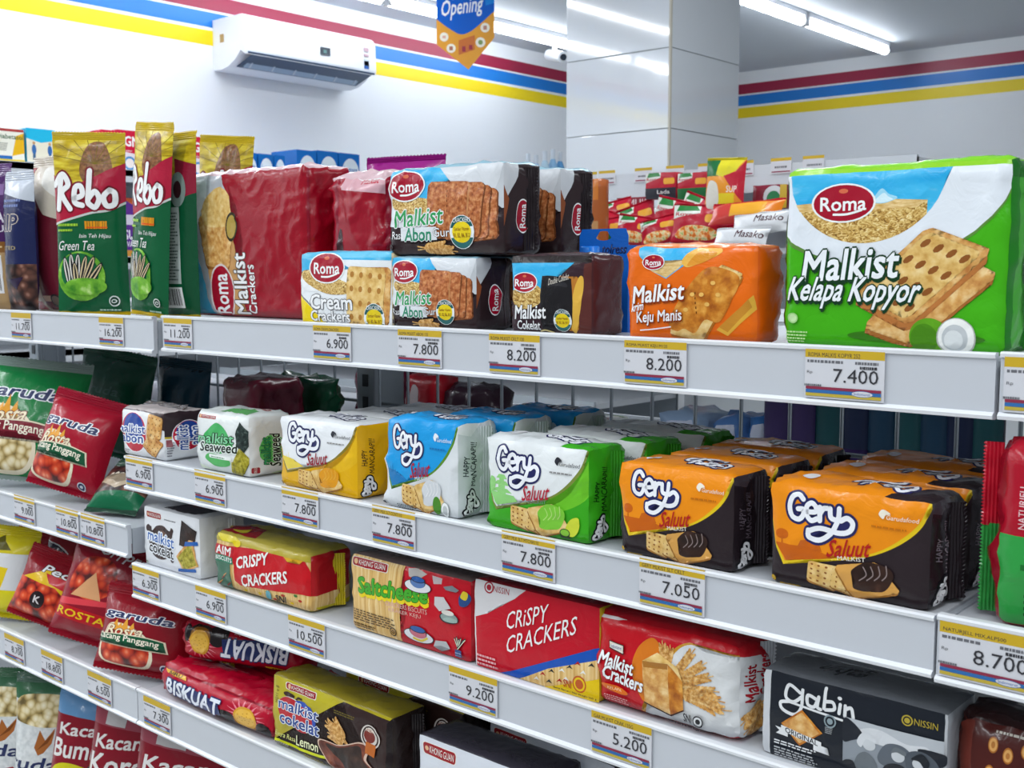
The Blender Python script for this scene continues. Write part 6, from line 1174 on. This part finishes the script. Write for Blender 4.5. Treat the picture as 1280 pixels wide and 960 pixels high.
loc, w, h = fit(936, 978, 232, RSh, 2.16 - RSh.Y); hh = onY(940, 232, 2.16).z - onY(940, 262, 2.16).z
box_pack('seasoning_box', 'maroon box with a green round window at the right of the sachets', 'box', (loc.x, 2.16, onY(940, 262, 2.16).z), (w, .03, hh), {'front': '#7a2436'}, front=lambda A: (A.disc(.62, .5, .3, '#c9ccd0'), A.ell(.62, .4, .2, .34, '#2a7a4a'), A.rect(.8, 0, 1, 1, '#c9a83a')), r=.003, wr=.0004, bulge=.001, step=.012)
for i, (xl, yt, yb, lb) in enumerate(((918, 272, 292, 'white pouch with dark lettering, upper one right of the red sachets'), (905, 290, 312, 'white pouch lying low behind the orange pack'))):
    p = onY(xl, yb, 2.05 + .02 * i); bag('white_pouch', lb, 'pouch', (onY(xl + 30, yb, 2.05).x, 2.05 - .04 * i, p.z), (.12, .03, .045), '#d3d5d8', lambda A: (A.text('Masako', .45, .4, .95, .75, '#4a2a30', .03, .2)), yaw=2, tilt=30, roll=-6 * (1 - i), seed=i + 7, step=.012, sealw=.005, part='foil')
loc, w, h = fit(734, 746, 224, RSh, 2.02 - RSh.Y)
box_pack('seasoning_box', 'narrow orange brown box just right of the raised dark packs', 'box', (loc.x, 2.02 , zs), (w, .04, onY(736, 224, 2.02).z - zs), {'front': '#a85a2c'}, front=lambda A: (A.rect(0, 0, 1, .4, '#b98a5a'), A.rect(.5, .7, 1, 1, '#c8742c')), r=.002, wr=.0003, step=.02)

# lower rack left of it, glimpsed under the top shelf
lx0, lx1 = -3.35, x0 - .02
lk = empty('low_rack', (lx0, NY + .10, 0), label='low white rack glimpsed through the wire grid at the left', cat='rack')
for z in (1.36, 1.12, .85): bm = bmesh.new(); bx(bm, 0, 0, z - .05, lx1 - lx0, .008, z); link('price_rail', bm, plain('#9aa2aa', .4), lk); bm = bmesh.new(); bx(bm, 0, .009, z - .02, lx1 - lx0, .38, z - .006); link('shelf_board', bm, STEEL, lk)
bm = bmesh.new(); bx(bm, 0, .38, 0, lx1 - lx0, .40, 1.40); link('back_panel', bm, plain('#6a737c', .5), lk)
for i, x in enumerate((216, 238, 262, 306, 334)):
    p = onY(x, 470, NY + .09); flat_card('price_tag', 'white card glimpsed through the wire grid left of the grey upright, %s from the left' % ('first', 'second', 'third', 'fourth', 'fifth')[i], 'price tag', (p.x, NY + .097, 1.305), .06, .045, lambda A: (A.rect(0, 0, 1, 1, PAPER), A.lines(.1, .3, .9, .7, 2, plain('#66676d', .6), i)), group='cards on the low rack')

# ---------------------------------------------------------------- tall unit along the far wall with milk cartons
zt2 = 1.79; zm2 = 1.50
wu = empty('wall_shelf', (XW, 3.0, 0), label='white shelf unit along the far wall carrying milk cartons', cat='shelf')
bm = bmesh.new(); bx(bm, .002, -1.9, 0, .02, 2.2, zt2); link('back_panel', bm, plain('#c3c8ce', .4), wu)
for z in (zt2, zm2, 1.2, .9): bm = bmesh.new(); bx(bm, .02, -1.9, z - .02, .40, 2.2, z); bx(bm, .39, -1.9, z - .04, .40, 2.2, z + .002); link('shelf_board', bm, STEEL, wu)
for y in (-1.9, -.53, .83, 2.18): bm = bmesh.new(); bx(bm, .0, y, 0, .03, y + .02, zt2); link('post', bm, STEEL, wu)
FX = XW + .36
def carton(label, xl, xr, yt, z0, draw, c, gp, name='milk_carton', d=.07, ztop=None):
    a, b = onX(xl, 200, FX), onX(xr, 200, FX); h = (onX(xl, yt, FX).z - z0) if ztop is None else ztop; W = b.y - a.y
    t = empty(name, (FX, a.y, z0), (0, 0, R(90)), label, 'carton', gp)
    bm = bmesh.new(); uvl = bm.loops.layers.uv.new('UVMap'); mats = {c: 0}; bx(bm, 0, .0, 0, W - .003, d, h, 0, .0015); A = Art(W - .003, h); draw(A)
    art_bmesh(bm, [(A, lambda u, v: (u, 0, v), (1, 1), lambda p, off: Vector((p[0], -off * 1.5, p[2])))], mats, uvl); link('printed_box', bm, list(mats), t)
    bm = bmesh.new(); bx(bm, .004, .004, h, W - .007, d - .004, h + .0015); link('top_flap', bm, c, t)
def art_sgm(A): A.rect(0, 0, 1, 1, '#c81438'); A.text('SGM', .12, .62, .90, .86, '#f0eef0', .06); A.poly([(0, 0), (1, 0), (1, .42), (0, .5)], '#e0d4da'); A.disc(.5, .2, .26, '#4a8ac0'); A.disc(.5, .2, .18, '#e8dcd8'); A.text('Eksplor', .2, .46, .6, .54, '#f0e0e4', .02)
for i, (a, b, y) in enumerate(((97, 111, 166), (111, 125, 165), (127, 146, 162), (147, 178, 162), (182, 206, 164), (208, 232, 166), (234, 262, 170), (264, 300, 176))):
    carton('red milk carton on the far wall unit, %s from the left of the red row' % ('first', 'second', 'third', 'fourth', 'fifth', 'sixth', 'seventh', 'eighth')[i], a, b, y, zt2, art_sgm, '#c81438', 'red milk cartons')
def art_purple(A): A.rect(0, 0, 1, 1, '#5a2a86'); A.poly([(0, 1), (1, .8), (1, 1)], '#d8602c'); A.rect(.2, .55, .7, .72, '#d0c8d8'); A.text('SUT', .1, .3, .9, .46, '#e8e0ee', .05); A.text('VACA', .2, .18, .9, .27, '#e8e0ee', .03); A.rect(0, 0, 1, .12, '#c88a3a')
for i, (a, b) in enumerate(((62, 84), (86, 108), (122, 148), (150, 176), (178, 206), (208, 236))): carton('purple milk carton on the middle board of the far wall unit, %s from the left' % ('first', 'second', 'third', 'fourth', 'fifth', 'sixth')[i], a, b, 228, zm2, art_purple, '#5a2a86', 'purple milk cartons', ztop=.20)
carton('white and yellow diabetic milk carton at the left picture edge', -8, 32, 159, zt2, lambda A: (A.rect(0, 0, 1, 1, '#eceadc'), A.rect(0, .92, 1, 1, '#a83a3a'), A.poly([(.6, .2), (1, .3), (1, .9), (.75, .8)], '#e8b41c'), A.text('Diabetasol', .12, .70, .98, .84, '#2a5a34', .03), A.rect(0, .0, 1, .10, '#e0c81c'), A.rect(0, .10, .6, .2, '#2a6ab0'), A.lines(.15, .35, .5, .6, 5, '#8a8a80', 3)), '#eceadc', None)
carton('white and blue milk carton with two blue figures, next to the yellow one', 34, 71, 160, zt2, lambda A: (A.rect(0, 0, 1, 1, '#e8e2cc'), A.poly([(0, 1), (0, .72), (.5, .62), (1, .70), (1, 1)], '#22b4dc'), A.ell(.25, .42, .08, .14, '#3a6aa8'), A.ell(.8, .42, .08, .14, '#3a6aa8'), A.disc(.25, .6, .05, '#c9986a'), A.disc(.8, .6, .05, '#c9986a'), A.rect(.2, .12, .3, .3, '#4a6a8a'), A.rect(.75, .12, .85, .3, '#4a6a8a'), A.rect(0, 0, 1, .06, '#3a8ac0')), '#22a4cc', None)
def art_lact(n):
    def art(A): A.rect(0, 0, 1, 1, '#1468b8'); A.ell(.55, .42, .42, .44, '#dfe8f0'); A.text('Lactona', .22, .42, .88, .62, '#2a6ab4', .03, .1); A.text(n, .52, .1, .60, .30, '#2a6ab4', .04)
    return art
for i, (a, b, y) in enumerate(((302, 322, 190), (323, 342, 192), (343, 357, 194))): carton('blue and white milk carton of the low row, %s from the left' % ('first', 'second', 'third')[i], a, b, y, zt2, art_lact('1'), '#1468b8', 'low blue milk cartons')
for i, (a, b, y) in enumerate(((371, 396, 187), (397, 423, 188), (424, 450, 191))): carton('blue and white milk carton of the taller row, %s from the left' % ('first', 'second', 'third')[i], a, b, y, zt2, art_lact('1'), '#1468b8', 'tall blue milk cartons', d=.16)
def smallbottle(p, h, r, c, label):
    t = empty('baby_bottle', p, label=label, cat='bottle', group='pale bottles before the pillar')
    bm = bmesh.new(); cyl(bm, (0, 0, 0), (0, 0, h * .7), r, 14); cyl(bm, (0, 0, h * .7), (0, 0, h * .82), r, 14, 0, r * .5); link('bottle_body', bm, film(c, .15, 0), t)
    bm = bmesh.new(); cyl(bm, (0, 0, h * .82), (0, 0, h), r * .5, 12); link('cap', bm, film('#d3dbe2', .2, 0), t)
for i, (x, y, c) in enumerate(((660, 192, '#d8b8c8'), (670, 194, '#a8c4dc'), (681, 189, '#b9d4e4'), (691, 187, '#8ab4d8'), (700, 190, '#5a94c4'))):
    p = onX(x, 212, FX - .03); smallbottle((p.x, p.y, zt2), onX(x, y, FX - .03).z - zt2, .022, c, 'pale bottle on the far unit left of the tiled pillar, %s from the left' % ('first', 'second', 'third', 'fourth', 'fifth')[i])
bpy.data.objects.remove(_fo); bpy.data.curves.remove(_fc)
